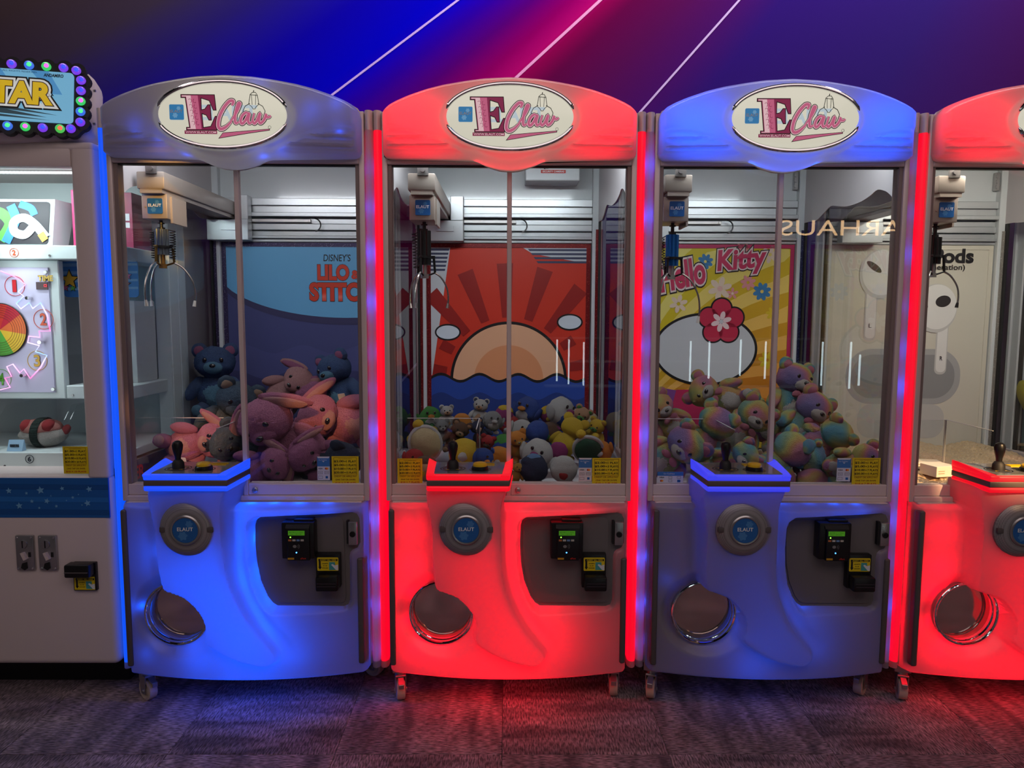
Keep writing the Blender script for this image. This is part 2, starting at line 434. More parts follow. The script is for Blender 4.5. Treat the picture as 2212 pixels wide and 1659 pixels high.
FZ0, FZ1 = 0.126, 0.704
def fascia_y(X, Z):
    y = -(0.032 + 0.058 * (1 - (X / 0.4) ** 2))
    db = sdf(X, Z, BOOT)
    dp = sdf(X, Z, PANEL)
    dh = np.sqrt((X - HC[0]) ** 2 + (Z - HC[1]) ** 2) - HR
    # dished recess round the chute and a sweep beside the boot
    y = y + 0.030 * (1 - sstep(0.0, 0.045, dh))
    y = y + 0.014 * (1 - sstep(0.0, 0.035, np.abs(db - 0.02))) * sstep(0.2, 0.35, Z)
    yp = -0.030
    y = y + (yp - y) * (1 - sstep(-0.002, 0.016, dp))
    hb = 0.030 + 0.036 * sstep(0.25, 0.70, Z)
    yb = -(0.032 + 0.058 * (1 - (X / 0.4) ** 2)) - hb
    y = y + (yb - y) * (1 - sstep(-0.008, 0.006, db))
    # rolled edges
    ex = np.clip((np.abs(X) - 0.375) / 0.020, 0, 1); y = y + (0.028 - y) * (1 - np.sqrt(np.maximum(0, 1 - ex ** 2))) * 0.8
    eb = np.clip((FZ0 + 0.012 - Z) / 0.012, 0, 1); y = y + (1 - np.sqrt(np.maximum(0, 1 - eb ** 2))) * 0.025
    et = np.clip((Z - (FZ1 - 0.016)) / 0.016, 0, 1) * sstep(-0.004, 0.004, db)
    y = y + (0.02 - y) * (1 - np.sqrt(np.maximum(0, 1 - np.minimum(et, 1) ** 2)))
    return y, db, dp, dh
def fascia_bm(bm):
    xs = np.linspace(-0.395, 0.395, 190); zs = np.concatenate([np.linspace(FZ0, FZ1, 140), np.linspace(FZ1, 0.782, 19)[1:]])
    X, Z = np.meshgrid(xs, zs)
    # settle grid points near the chute rim and panel rim onto the rim itself
    dx, dz = X - HC[0], Z - HC[1]; rr = np.sqrt(dx * dx + dz * dz)
    near = np.abs(rr - HR) < 0.0026
    X = np.where(near, HC[0] + dx / np.maximum(rr, 1e-6) * HR, X); Z = np.where(near, HC[1] + dz / np.maximum(rr, 1e-6) * HR, Z)
    y, db, dp, dh = fascia_y(X, Z)
    nz, nx = X.shape
    V = {}
    def gv(i, j):
        if (i, j) not in V: V[(i, j)] = bm.verts.new((X[i, j], y[i, j], Z[i, j]))
        return V[(i, j)]
    for i in range(nz - 1):
        for j in range(nx - 1):
            s = (slice(i, i + 2), slice(j, j + 2))
            zc = Z[s].mean()
            if dh[s].max() <= 0.0015 and db[s].min() > -0.004: continue
            if dp[s].max() < -0.006: continue
            if zc > FZ1 and db[s].min() > 0.008: continue
            bm.faces.new((gv(i, j), gv(i, j + 1), gv(i + 1, j + 1), gv(i + 1, j)))

HEAD = [(x + 0.007, z) for x, z in [(-0.402, 1.802), (-0.388, 1.793), (-0.111, 1.789), (-0.072, 1.771), (-0.039, 1.761), (-0.001, 1.758), (0.024, 1.761), (0.053, 1.77), (0.094, 1.785), (0.372, 1.795), (0.388, 1.807), (0.389, 1.897), (0.389, 1.933), (0.378, 1.949), (0.353, 1.964), (0.308, 1.985), (0.246, 2.005), (0.164, 2.02), (0.082, 2.03), (-0.0, 2.035), (-0.082, 2.031), (-0.144, 2.023), (-0.205, 2.013), (-0.267, 1.998), (-0.316, 1.982), (-0.362, 1.964), (-0.391, 1.948), (-0.403, 1.927), (-0.404, 1.859)]]
HXT = [0, .082, .144, .205, .256, .312, .357, .381, .391, .3965]; HZT = [2.035, 2.031, 2.023, 2.013, 2.001, 1.983, 1.9645, 1.949, 1.935, 1.915]
HXB = [0, .035, .070, .108, .2, .378, .390, .3965]; HZB = [1.758, 1.762, 1.772, 1.789, 1.791, 1.794, 1.800, 1.815]
OC = (0.0, 1.903); OA, OB = 0.191, 0.0915
def head_bm(bm):
    xs = np.concatenate([np.linspace(-0.3965, -0.37, 10), np.linspace(-0.37, 0.37, 150)[1:-1], np.linspace(0.37, 0.3965, 10)])
    tt = np.linspace(0, 1, 72); tt = 0.5 - 0.5 * np.cos(PI * tt) * 0.55 - 0.45 * (0.5 - tt)
    tt = (tt - tt[0]) / (tt[-1] - tt[0])
    zt = np.interp(np.abs(xs), HXT, HZT); zb = np.interp(np.abs(xs), HXB, HZB)
    ks = np.ones(5) / 5
    zt[4:-4] = np.convolve(zt, ks, 'same')[4:-4]; zb[4:-4] = np.convolve(zb, ks, 'same')[4:-4]
    X = np.repeat(xs[None, :], len(tt), 0); Z = zb[None, :] + tt[:, None] * (zt - zb)[None, :]
    H = 0.058 + 0.026 * (1 - (X / 0.4) ** 2)
    ed = np.minimum(np.minimum(Z - zb[None, :], zt[None, :] - Z), 0.3965 - np.abs(X))
    e = np.clip(ed / 0.026, 0, 1)
    y = -H * np.sqrt(np.maximum(0, 1 - (1 - e) ** 2))
    zc = np.interp(np.abs(X), [0.0, .09, .12, .16, .22, .30, .38, .4], [1.74, 1.765, 1.792, 1.815, 1.846, 1.868, 1.884, 1.888])
    low = 1 - sstep(-0.006, 0.008, Z - zc)
    rib = np.maximum(0, np.cos((Z - 1.877) / 0.0265 * 2 * PI)) * sstep(0.16, 0.20, np.abs(X)) * (1 - sstep(0.365, 0.385, np.abs(X)))
    y = y + low * (0.016 - 0.011 * rib) * np.clip(e * 1.2, 0, 1)
    re = np.sqrt(((X - OC[0]) / OA) ** 2 + ((Z - OC[1]) / OB) ** 2)
    y = y - 0.012 * (1 - sstep(1.04, 1.14, re)) * e
    inn = re < 0.985
    nz, nx = X.shape; V = {}
    def gv(i, j):
        if (i, j) not in V: V[(i, j)] = bm.verts.new((X[i, j], y[i, j], Z[i, j]))
        return V[(i, j)]
    for i in range(nz - 1):
        for j in range(nx - 1):
            if inn[i:i + 2, j:j + 2].all(): continue
            bm.faces.new((gv(i, j), gv(i, j + 1), gv(i + 1, j + 1), gv(i + 1, j)))
VAL = [(0.78, 1.70), (0.72, 1.70), (0.64, 1.695), (0.57, 1.715), (0.51, 1.733), (0.45, 1.725), (0.37, 1.712), (0.27, 1.712), (0.2, 1.722), (0.15, 1.734), (0.09, 1.718), (0.045, 1.69)]

def offset_poly(pts, d):
    N = len(pts); out = []
    area = sum(pts[i][0] * pts[(i + 1) % N][1] - pts[(i + 1) % N][0] * pts[i][1] for i in range(N))
    s = 1 if area > 0 else -1
    for i in range(N):
        p0, p1, p2 = Vector(pts[i - 1]), Vector(pts[i]), Vector(pts[(i + 1) % N])
        a = (p1 - p0).normalized(); b = (p2 - p1).normalized()
        n1 = Vector((a.y, -a.x)) * s; n2 = Vector((b.y, -b.x)) * s
        m = n1 + n2
        m = m.normalized() if m.length > 1e-6 else n1
        k = d / max(0.35, m.dot(n1))
        out.append((p1.x + m.x * k, p1.y + m.y * k))
    return out

def gear_bits(cx, cz, r):
    pts = []
    for k in range(24):
        rr = r if (k // 2) % 2 == 0 else r * 0.78
        t = 2 * PI * k / 24; pts.append((cx + rr * math.cos(t), cz + rr * math.sin(t)))
    return pts
def badge(parent, x, y, z, w, h, shape='rect', backlit=False):
    b, g, wmat = (sign_blue, sign_gear, ink_white) if backlit else (badge_blue, badge_light, ink_white)
    if shape == 'rect': mk('badge', 'badge%g_%g' % (w, h), lambda bm: prism(bm, rrect(-w / 2, w / 2, -h / 2, h / 2, w * .08, 3), 'y', -0.001, 0.001), b, parent, (x, y, z))
    else: mk('badge', 'badgec%g' % w, lambda bm: prism(bm, ellipse(0, 0, w / 2, w / 2, 32), 'y', -0.001, 0.001), b, parent, (x, y, z))
    mk('gear_print', 'bgear%g' % w, lambda bm: [flat(bm, gear_bits(w * .16, h * .25, w * .15)), flat(bm, gear_bits(-w * .1, -h * .22, w * .19))], g, parent, (x, y - 0.0014, z))
    text('ELAUT', w * (0.86 if shape == 'rect' else .62), h * (.2 if shape == 'rect' else .15), wmat, parent, (x, y - 0.0020, z + h * .05), 0.02)

def price_sticker(root, x, y, z, w, h, lines, foot):
    st = mk('price_sticker', 'pricest%g%g' % (w, h), lambda bm: bbox(bm, -w / 2, w / 2, -.0004, .0004, -h / 2, h / 2), paper_yellow, root, (x, y, z))
    def border(bm):
        a, b, t = w * .43, h * .46, w * .012
        c = -h * .14
        for q in ((-a, a, b - t, b), (-a, a, c - t, c), (-a, -a + t, c, b), (a - t, a, c, b)):
            flat(bm, [(q[0], q[2]), (q[1], q[2]), (q[1], q[3]), (q[0], q[3])])
    mk('border_print', 'pricebr%g%g' % (w, h), border, ink_darkred, st, (0, -.0008, 0))
    for k, (a, b) in enumerate(lines):
        zz = h * (.325 - .13 * k)
        text(a, w * .36, h * .085, ink_black, st, (-w * .235, -.0009, zz), 0.025)
        text('=', w * .055, h * .028, ink_black, st, (w * -.01, -.0009, zz), 0.03)
        text(b, w * .37, h * .075, ink_black, st, (w * .225, -.0009, zz), 0.02)
    text('CASH TRANSACTIONS', w * .5, h * .028, ink_darkred, st, (0, -.0009, h * .415))
    for k, (s, ww) in enumerate(foot):
        text(s, w * ww, h * (.055 if k < 2 else .07), ink_darkred if k < 2 else ink_red, st, (0, -.0009, -h * (.195 + .115 * k)), 0.01 if k < 2 else .025)
    return st
CLAW_PRICES = [('$2.00', '1 PLAY'), ('$5.00', '3 PLAYS'), ('$10.00', '7 PLAYS'), ('$20.00', '15 PLAYS')]
FOOT = [('CREDIT OR APPLE PAY', .84), ('ONE TAP OR SWIPE', .74), ('$10 = 7 PLAYS', .76)]
def card_sticker(root, x, y, z, w, h, wide=False):
    st = mk('card_sticker', 'cardst%g%g' % (w, h), lambda bm: bbox(bm, -w / 2, w / 2, -.0004, .0004, -h / 2, h / 2), paper_white, root, (x, y, z))
    zt = .42 if not wide else .36
    mk('header_print', 'cardhd%g%g' % (w, h), lambda bm: flat(bm, [(-w / 2, h * (.5 - zt)), (w / 2, h * (.5 - zt)), (w / 2, h / 2), (w * .42, h / 2 - h * .07 * (not wide)), (-w * .42, h / 2 - h * .07 * (not wide)), (-w / 2, h / 2)]), paper_blue, st, (0, -.0006, 0))
    text('Go Cashless', w * (.66 if not wide else .42), h * (.045 if not wide else .12), ink_white, st, (-w * .05, -.001, h * (.36 if not wide else .33)))
    if not wide: mk('arrow_print', 'cardar%g' % w, lambda bm: flat(bm, [(-w * .09, h * .31), (0, h * .265), (w * .09, h * .31)]), ink_white, st, (0, -.001, 0))
    cols = [(-.25, .25)] if not wide else [(-.33, 0, .33)]
    z1 = -.01 if not wide else .0
    text('VISA', w * (.34 if not wide else .18), h * (.06 if not wide else .13), ink_black, st, (-w * (.25 if not wide else .33), -.001, h * z1), .02, .25)
    mx, mz = (w * .25, h * z1) if not wide else (-w * .33, -h * .3)
    r = h * (.045 if not wide else .09)
    mk('card_mark', 'mc1%g' % w, lambda bm: flat(bm, ellipse(mx - r * .6, mz, r, r, 20)), ink_red, st, (0, -.001, 0))
    mk('card_mark', 'mc2%g' % w, lambda bm: flat(bm, ellipse(mx + r * .6, mz, r, r, 20)), pm('ink_orange', S(235, 150, 40), .5), st, (0, -.0012, 0))
    def frames(bm):
        for cx, cz in (((-w * .25, -h * .18), (w * .25, -h * .18), (-w * .25, -h * .38)) if not wide else ((0, 0), (0, -h * .3), (w * .33, 0))):
            a, b, t = (w * .17, h * .06, w * .015) if not wide else (w * .07, h * .1, w * .008)
            for q in ((-a, a, b - t, b), (-a, a, -b, -b + t), (-a, -a + t, -b, b), (a - t, a, -b, b)):
                flat(bm, [(cx + q[0], cz + q[2]), (cx + q[1], cz + q[2]), (cx + q[1], cz + q[3]), (cx + q[0], cz + q[3])])
    mk('card_outline', 'cardfr%g%g' % (w, h), frames, ink_black, st, (0, -.001, 0))
    if not wide:
        text('Pay', w * .2, h * .04, ink_black, st, (-w * .25, -.0012, -h * .18)); text('G Pay', w * .24, h * .04, ink_black, st, (w * .25, -.0012, -h * .18))
    mk('card_mark', 'amex%g' % w, lambda bm: flat(bm, [(w * .15, -h * .43), (w * .34, -h * .43), (w * .34, -h * .33), (w * .15, -h * .33)] if not wide else [(w * .27, -h * .42), (w * .39, -h * .42), (w * .39, -h * .2), (w * .27, -h * .2)]), badge_blue, st, (0, -.001, 0))
    return st

def arc_tube(bm, a, b, t0, t1, y, r, n=40):
    P = ellipse(OC[0], OC[1], a, b, n, R(t0), R(t1), True)
    rr = [r * min(1, (k + .6) / 2.0, (n - k + .6) / 2.0) for k in range(n + 1)]
    tube(bm, [(p[0], y, p[1]) for p in P], rr, 10)

def helix(c0, c1, rad, turns, n):
    c0, c1 = Vector(c0), Vector(c1); out = []
    for k in range(n + 1):
        t = k / n; a = 2 * PI * turns * t
        out.append(c0.lerp(c1, t) + Vector((rad * math.cos(a), rad * math.sin(a), 0)))
    return out

E_POLY = [(-.121, 1.957), (-.024, 1.957), (-.0205, 1.915), (-.027, 1.915), (-.038, 1.942), (-.064, 1.950), (-.064, 1.913), (-.052, 1.916), (-.043, 1.928), (-.0375, 1.928), (-.0355, 1.886), (-.041, 1.886), (-.048, 1.900), (-.063, 1.905), (-.060, 1.862), (-.036, 1.866), (-.022, 1.895), (-.0165, 1.895), (-.0205, 1.857), (-.108, 1.857), (-.108, 1.8625), (-.0985, 1.8625), (-.1085, 1.9505), (-.121, 1.9505)]
E_STEM = [(-.119, 1.9555), (-.093, 1.9555), (-.081, 1.8585), (-.106, 1.8585), (-.106, 1.861), (-.0965, 1.861), (-.1065, 1.952), (-.119, 1.952)]
E_MID = [(-.093, 1.9555), (-.072, 1.9555), (-.064, 1.8585), (-.081, 1.8585)]

def sign(root):
    sg = mk('oval_sign', 'oval_sign', lambda bm: lathe_ellipse(bm), sign_face, root)
    y = -0.0985
    mk('logo_outline', 'e_out', lambda bm: flat(bm, offset_poly(E_POLY, .0022)), ink_black, sg, (.003, y, 0))
    mk('logo_letter', 'e_fill', lambda bm: flat(bm, E_POLY), sign_crimson, sg, (.003, y - .0004, 0))
    mk('logo_letter', 'e_mid', lambda bm: flat(bm, E_MID), sign_pink, sg, (.003, y - .0008, 0))
    mk('logo_letter', 'e_stem', lambda bm: flat(bm, E_STEM), sign_pale, sg, (.003, y - .0008, 0))
    def curls(bm):
        for k in range(5):
            cz = 1.94 - k * .016; cx = -.0955 + k * .0018
            tube(bm, [(cx + .0045 * math.cos(a), 0, cz + .006 * math.sin(a)) for a in np.linspace(-1.3, 2.6, 8)], .0007, 4)
            cx += .014
            tube(bm, [(cx + .0045 * math.cos(a), 0, cz + .006 * math.sin(a)) for a in np.linspace(2.0, 5.6, 8)], .0007, 4)
    mk('logo_curls', 'e_curl', curls, sign_crimson, sg, (.003, y - .0012, 0))
    mk('web_plate', 'webplate', lambda bm: flat(bm, [(-.112, 1.8445), (-.0155, 1.8445), (-.0155, 1.8545), (-.112, 1.8545)]), sign_crimson, sg, (0, y - .0004, 0))
    text('WWW.ELAUT.COM', .091, .0062, sign_pale, sg, (-.0638, y - .0009, 1.8495), .012)
    # flowing script word drawn as thick strokes
    strokes = {
        'C': [(.028, 1.927), (.033, 1.937), (.029, 1.941), (.020, 1.938), (.004, 1.920), (-.010, 1.893), (-.014, 1.868), (-.006, 1.859), (.010, 1.866), (.026, 1.882)],
        'l': [(.024, 1.882), (.040, 1.905), (.051, 1.928), (.052, 1.934), (.047, 1.932), (.039, 1.908), (.036, 1.885), (.039, 1.876), (.048, 1.880)],
        'a': [(.077, 1.904), (.069, 1.907), (.058, 1.897), (.053, 1.882), (.057, 1.875), (.067, 1.884), (.079, 1.905), (.075, 1.884), (.080, 1.876), (.090, 1.884)],
        'w': [(.094, 1.906), (.089, 1.886), (.093, 1.876), (.102, 1.885), (.111, 1.905), (.107, 1.885), (.112, 1.877), (.123, 1.887), (.130, 1.903), (.128, 1.897), (.137, 1.894), (.143, 1.899)]}
    def stroke(bm, pts, wdt):
        P = [Vector(p) for p in catmull(pts, 6, False)]; L = []; Rr = []
        for i, p in enumerate(P):
            t = (P[min(i + 1, len(P) - 1)] - P[max(i - 1, 0)]).normalized(); nn = Vector((-t.y, t.x)); t_ = i / (len(P) - 1)
            w = wdt * (0.55 + 0.45 * min(1, 6 * t_, 6 * (1 - t_)))
            L.append(p + nn * w); Rr.append(p - nn * w)
        for i in range(len(P) - 1):
            flat(bm, [L[i], L[i + 1], Rr[i + 1], Rr[i]])
    for k, (ch, pts) in enumerate(strokes.items()):
        w = .0062 if ch == 'C' else .0052
        mk('script_outline', 'sco' + ch, lambda bm: stroke(bm, pts, w + .0021), ink_black, sg, (.003, y - .0012 - k * .00002, 0), smooth=False)
        mk('script_edge', 'sce' + ch, lambda bm: stroke(bm, pts, w), sign_pale, sg, (.003, y - .0016 - k * .00002, 0), smooth=False)
        mk('script_letter', 'scf' + ch, lambda bm: stroke(bm, pts, w * .68), sign_pink, sg, (.003, y - .0020 - k * .00002, 0), smooth=False)
    SW = [(-.012, 1.8335), (-.001, 1.8475), (.06, 1.853), (.137, 1.8595), (.137, 1.8575), (.07, 1.8475)]
    mk('swash_outline', 'swo', lambda bm: flat(bm, offset_poly(SW, .0016)), ink_black, sg, (.003, y - .0004, 0))
    mk('swash', 'swf', lambda bm: flat(bm, SW), sign_pink, sg, (.003, y - .0008, 0))
    # pale claw drawing above the word
    def clawdraw(bm):
        prof = [(.078, 1.932), (.083, 1.960), (.090, 1.966), (.099, 1.966), (.104, 1.958), (.108, 1.932), (.099, 1.924), (.096, 1.918), (.090, 1.918), (.087, 1.924)]
        tube(bm, [(p[0], 0, p[1]) for p in prof], .0009, 5, closed=True)
        for s in (-1, 1):
            tube(bm, [(.093 + s * .012, 0, 1.934), (.093 + s * .026, 0, 1.926), (.093 + s * .033, 0, 1.912), (.093 + s * .029, 0, 1.898)], .0010, 5)
            tube(bm, [(.093 + s * .005, 0, 1.930), (.093 + s * .0065, 0, 1.960)], .0007, 5)
        tube(bm, [(.093, 0, 1.966), (.094, 0, 1.972)], .0012, 5)
        tube(bm, [(.083, 0, 1.959), (.104, 0, 1.957)], .0008, 5)
    mk('claw_drawing', 'clawdraw', clawdraw, ink_black, sg, (.003, y - .0004, 0))
    text('ELAUT', .17, .045, sign_ghost, sg, (.02, y + .0002, 1.907), .03, name='ghost_lettering')
    badge(sg, -.133, y - .001, 1.907, .042, .044, backlit=True)
    mk('registered_mark', 'regm', lambda bm: tube(bm, [(p[0], 0, p[1]) for p in ellipse(.141, 1.8655, .0042, .0042, 16)], .0005, 4, closed=True), ink_black, sg, (0, y - .0005, 0))
    mk('chrome_arc', 'arc_u', lambda bm: arc_tube(bm, OA * 1.025, OB * 1.045, 13, 167, -0.0935, .0062), chrome, root)
    mk('chrome_arc', 'arc_l', lambda bm: arc_tube(bm, OA * 1.025, OB * 1.045, 195, 345, -0.0935, .0062), chrome, root)
def lathe_ellipse(bm):
    rings = []
    for s, y in ((1.0, -.06), (1.0, -.0925), (.985, -.0955), (.95, -.0968), (.5, -.0972)):
        rings.append([bm.verts.new((p[0], y, p[1])) for p in ellipse(OC[0], OC[1], OA * s, OB * s, 64)])
    c = bm.verts.new((OC[0], -.0972, OC[1]))
    for A, B in zip(rings, rings[1:]):
        for k in range(64): bm.faces.new((A[k], A[(k + 1) % 64], B[(k + 1) % 64], B[k]))
    for k in range(64): bm.faces.new((rings[-1][k], rings[-1][(k + 1) % 64], c))

def caster(root, x, y, ang):
    c = empty('caster', (x, y, 0), (0, 0, ang), root)
    mk('wheel', 'cwheel', lambda bm: lathe(bm, [(0, -.013), (.012, -.013), (.022, -.009), (.029, -.015), (.036, -.013), (.037, 0), (.036, .013), (.029, .015), (.022, .009), (.012, .013), (0, .013)], (0, 0, .037), 'x', 32), caster_m, c)
    def fork(bm):
        for s in (-1, 1):
            prism(bm, [(-.012, .026), (.012, .026), (.022, .085), (-.016, .085)], 'x', s * .017 - .0015, s * .017 + .0015)
        bbox(bm, -.0185, .0185, -.018, .024, .083, .090, .002, 1)
        lathe(bm, [(0, .088), (.02, .088), (.02, .098), (0, .098)], (0, .012, 0), 'z', 20)
        bbox(bm, -.026, .026, -.010, .034, .097, .125, .001, 1)
        lathe(bm, [(0, -.022), (.006, -.022), (.006, .022), (0, .022)], (0, 0, .034), 'x', 10)
    mk('fork', 'cfork', fork, steel, c)
    mk('brake_tab', 'cbrake', lambda bm: [prism(bm, [(-.044, .070), (-.042, .066), (-.016, .078), (-.016, .083)], 'x', -.009, .009), bbox(bm, -.009, .009, -.047, -.042, .056, .071, .001, 1)], steel, c)

def claw(root, x, y, z, housing_mat, drop, hl, pl, spread, tip_mat, prong_mat, spin, coil_mat, brass=False):
    c = empty('claw', (x, y, z), (0, 0, 0), root)
    mk('lift_rod', 'rod%g' % drop, lambda bm: [lathe(bm, [(0, 0), (.006, 0), (.006, -drop), (0, -drop)], n=12), lathe(bm, [(0, -.008), (.011, -.008), (.011, -.012), (0, -.012)], n=16), lathe(bm, [(0, -drop * .8), (.012, -drop * .8), (.012, -drop), (0, -drop)], n=16)], black, c)
    z0 = -drop; z1 = z0 - hl
    def hous(bm):
        n = 48; A = []; B = []
        for k in range(n):
            r = .0225 if k % 4 < 2 else .0195
            t = 2 * PI * k / n; A.append((r * math.cos(t), r * math.sin(t))); B.append(r)
        prism(bm, A, 'z', z0, z1)
    mk('motor_housing', 'hous%g%g' % (drop, hl), hous, housing_mat, c, smooth=False)
    mk('collar', 'coll%g%g' % (drop, hl), lambda bm: [lathe(bm, [(0, z1 + .030), (.026, z1 + .030), (.026, z1 + .022), (0, z1 + .022)], n=24)] + [bbox(bm, .022, .036, -.004, .004, z1 + .021, z1 + .031) for _ in (0,)], black, c)
    z2 = z1 - .035
    mk('plunger', 'plun%g%g' % (drop, hl), lambda bm: [lathe(bm, [(0, z1), (.009, z1), (.009, z2), (0, z2)], n=16), lathe(bm, [(0, z2 + .004), (.014, z2 + .004), (.014, z2 - .010), (0, z2 - .010)], n=6)], pm('plunger_brass', S(205, 150, 70), .25, .9) if brass else steel, c)
    def coil(bm):
        tube(bm, [(-.016, 0, z0)] + [tuple(p) for p in helix((-.035, .006, z0 - .006), (-.030, .006, z1 - .012), .0085, 12, 150)], .0016, 5)
    mk('coil_cable', 'coil%g%g' % (drop, hl), coil, coil_mat, c)
    if brass:
        mk('coil_cable', 'coilb%g%g' % (drop, hl), lambda bm: tube(bm, [(.016, 0, z0)] + [tuple(p) for p in helix((.035, .006, z0 - .006), (.032, .006, z1 - .012), .0085, 11, 150)], .0016, 5), coil_mat, c)
    for k in range(3):
        a = spin + k * 2 * PI / 3
        def link(bm):
            tube(bm, [(.032, 0, z1 + .026), (.036, 0, z1 - .026)], .0042, 6)
            tube(bm, [(.036, 0, z1 - .026), (.012, 0, z2)], .0032, 6)
            lathe(bm, [(0, -.005), (.005, -.005), (.005, .005), (0, .005)], (.032, 0, z1 + .026), 'y', 10)
        mk('link_arm', 'link%g%g' % (drop, hl), link, pm('bronze_plate', S(120, 92, 40), .35, .8) if brass else black, c, rot=(0, 0, a))
        def prong(bm):
            st = z1 - .026
            P = catmull([(.036, st), (.036 + spread * .45, st - pl * .13), (.036 + spread * .88, st - pl * .42), (.036 + spread, st - pl * .72), (.036 + spread * .93, st - pl)], 6, False)
            rr = [.0036 - .0006 * abs(math.sin(3 * i / len(P))) for i in range(len(P))]
            tube(bm, [(p[0], 0, p[1]) for p in P], rr, 8)
        pr = mk('prong', 'prong%g%g%g%g' % (drop, hl, pl, spread), prong, prong_mat, c, rot=(0, 0, a))
        mk('prong_tip', 'tip%g%g%g%g' % (drop, hl, pl, spread), lambda bm: tube(bm, [(.036 + spread * .97, 0, z1 - .026 - pl * .88), (.036 + spread * .92, 0, z1 - .026 - pl * 1.02)], [.0042, .0062], 8), tip_mat, c, rot=(0, 0, a))

def console(root, band):
    cx = -.124
    ft = [(-.128, -.165), (.128, -.165), (.138, .012), (-.138, .012)]
    def ring(z0, z1, grow, bev):
        def f(bm):
            pts = [(cx + px * (1 + grow), py - (grow * .1 if py < 0 else 0)) for px, py in ft]
            prism(bm, pts, 'z', z0, z1)
            if bev: bmesh.ops.bevel(bm, geom=bm.edges[:], offset=bev, segments=3, affect='EDGES', profile=.5)
        return f
    co = empty('console', (0, 0, 0), (0, 0, 0), root)
    mk('lower_light_band', 'cn_lo', ring(.772, .790, 0.0, .007), band, co)
    mk('trim_band', 'cn_mid', ring(.789, .807, -.012, .002), pm('console_trim', S(112, 98, 92), .4, .3), co)
    mk('upper_light_band', 'cn_up', ring(.806, .826, 0.0, .006), band, co)
    for s in (-1, 1):
        def wing(bm):
            A = [(-.168, .818), (.012, .818), (.012, .842), (-.02, .842), (-.15, .829), (-.168, .826)]
            va = []
            for px in (0, 1):
                r_ = []
                for yy, zz in A:
                    hw = .128 + (.010) * (yy + .165) / .177
                    x = cx + s * (hw - (0 if px == 0 else .026 + (.006 if zz < .82 else 0)))
                    r_.append(bm.verts.new((x, yy, zz if px == 0 else min(zz, .828))))
                va.append(r_)
            n = len(A)
            bm.faces.new(va[0]); bm.faces.new(va[1][::-1])
            for i in range(n): bm.faces.new((va[0][i], va[1][i], va[1][(i + 1) % n], va[0][(i + 1) % n]))
            bmesh.ops.recalc_face_normals(bm, faces=bm.faces)
            bmesh.ops.bevel(bm, geom=bm.edges[:], offset=.003, segments=2, affect='EDGES', profile=.5)
        mk('side_wing', 'cn_w%d' % s, wing, band, co)
    top = pm('control_panel_film', S(150, 152, 158), .14, .2, coat=.8)
    mk('control_panel', 'cn_top', lambda bm: prism(bm, [(cx - .104, -.158), (cx + .104, -.158), (cx + .114, .010), (cx - .114, .010)], 'z', .820, .8285), top, co)
    def ringd(bm, x, y, a, b, z):
        pa = [bm.verts.new((x + a * math.cos(2 * PI * k / 32), y + a * math.sin(2 * PI * k / 32), z)) for k in range(32)]
        pb = [bm.verts.new((x + b * math.cos(2 * PI * k / 32), y + b * math.sin(2 * PI * k / 32), z)) for k in range(32)]
        for k in range(32): bm.faces.new((pa[k], pa[(k + 1) % 32], pb[(k + 1) % 32], pb[k]))
    mk('panel_print', 'cn_pr', lambda bm: [ringd(bm, cx - .052, -.090, .040, .036, .8288), ringd(bm, cx - .052, -.090, .032, .024, .8288), ringd(bm, cx + .034, -.105, .034, .030, .8288), ringd(bm, cx + .034, -.105, .027, .020, .8288)], pm('print_dark', S(40, 40, 46), .3), co)
    mk('panel_print', 'cn_pr2', lambda bm: [bm.faces.new([bm.verts.new((cx - .052 + p[0], -.090 + p[1], .8290)) for p in star(0, 0, .034, 4, .35, 45)])], pm('print_gold', S(200, 160, 60), .3), co)
    js = empty('joystick', (cx - .052, -.090, .8285), (0, 0, 0), root)
    mk('boot_base', 'js_b', lambda bm: lathe(bm, [(0, 0), (.0185, 0), (.0175, .018), (.0125, .026), (.010, .028), (0, .028)], n=24), soft_black, js)
    mk('stick', 'js_s', lambda bm: lathe(bm, [(0, .026), (.0085, .026), (.0095, .038), (.015, .060), (.0165, .073), (.013, .083), (.006, .0875), (0, .088)], n=24), black, js)
    bt = empty('push_button', (cx + .034, -.105, .8285), (0, 0, 0), root)
    mk('bezel', 'bt_b', lambda bm: lathe(bm, [(0, 0), (.026, 0), (.0255, .009), (.0225, .012), (0, .012)], n=32), black, bt)
    mk('cap', 'bt_c', lambda bm: lathe(bm, [(0, .010), (.0222, .010), (.0220, .018), (.018, .0225), (.010, .0245), (0, .025)], n=32), yellow_button, bt)
    def cardf(bm):
        for q in ((-.028, .028, -.002, .002), (-.028, .028, .022, .026), (-.028, -.024, 0, .024), (.024, .028, 0, .024), (-.026, .026, .010, .013)):
            bbox(bm, cx + .050 + q[0], cx + .050 + q[1], -.040 + q[2], -.040 + q[3], .8285, .8305)
    mk('card_frame', 'cn_card', cardf, yellow_button, co)
    mk('card_slot', 'cn_cs', lambda bm: bbox(bm, cx + .024, cx + .076, -.041, -.016, .8285, .8292), pm('slot_dark', S(60, 34, 18), .4), co)

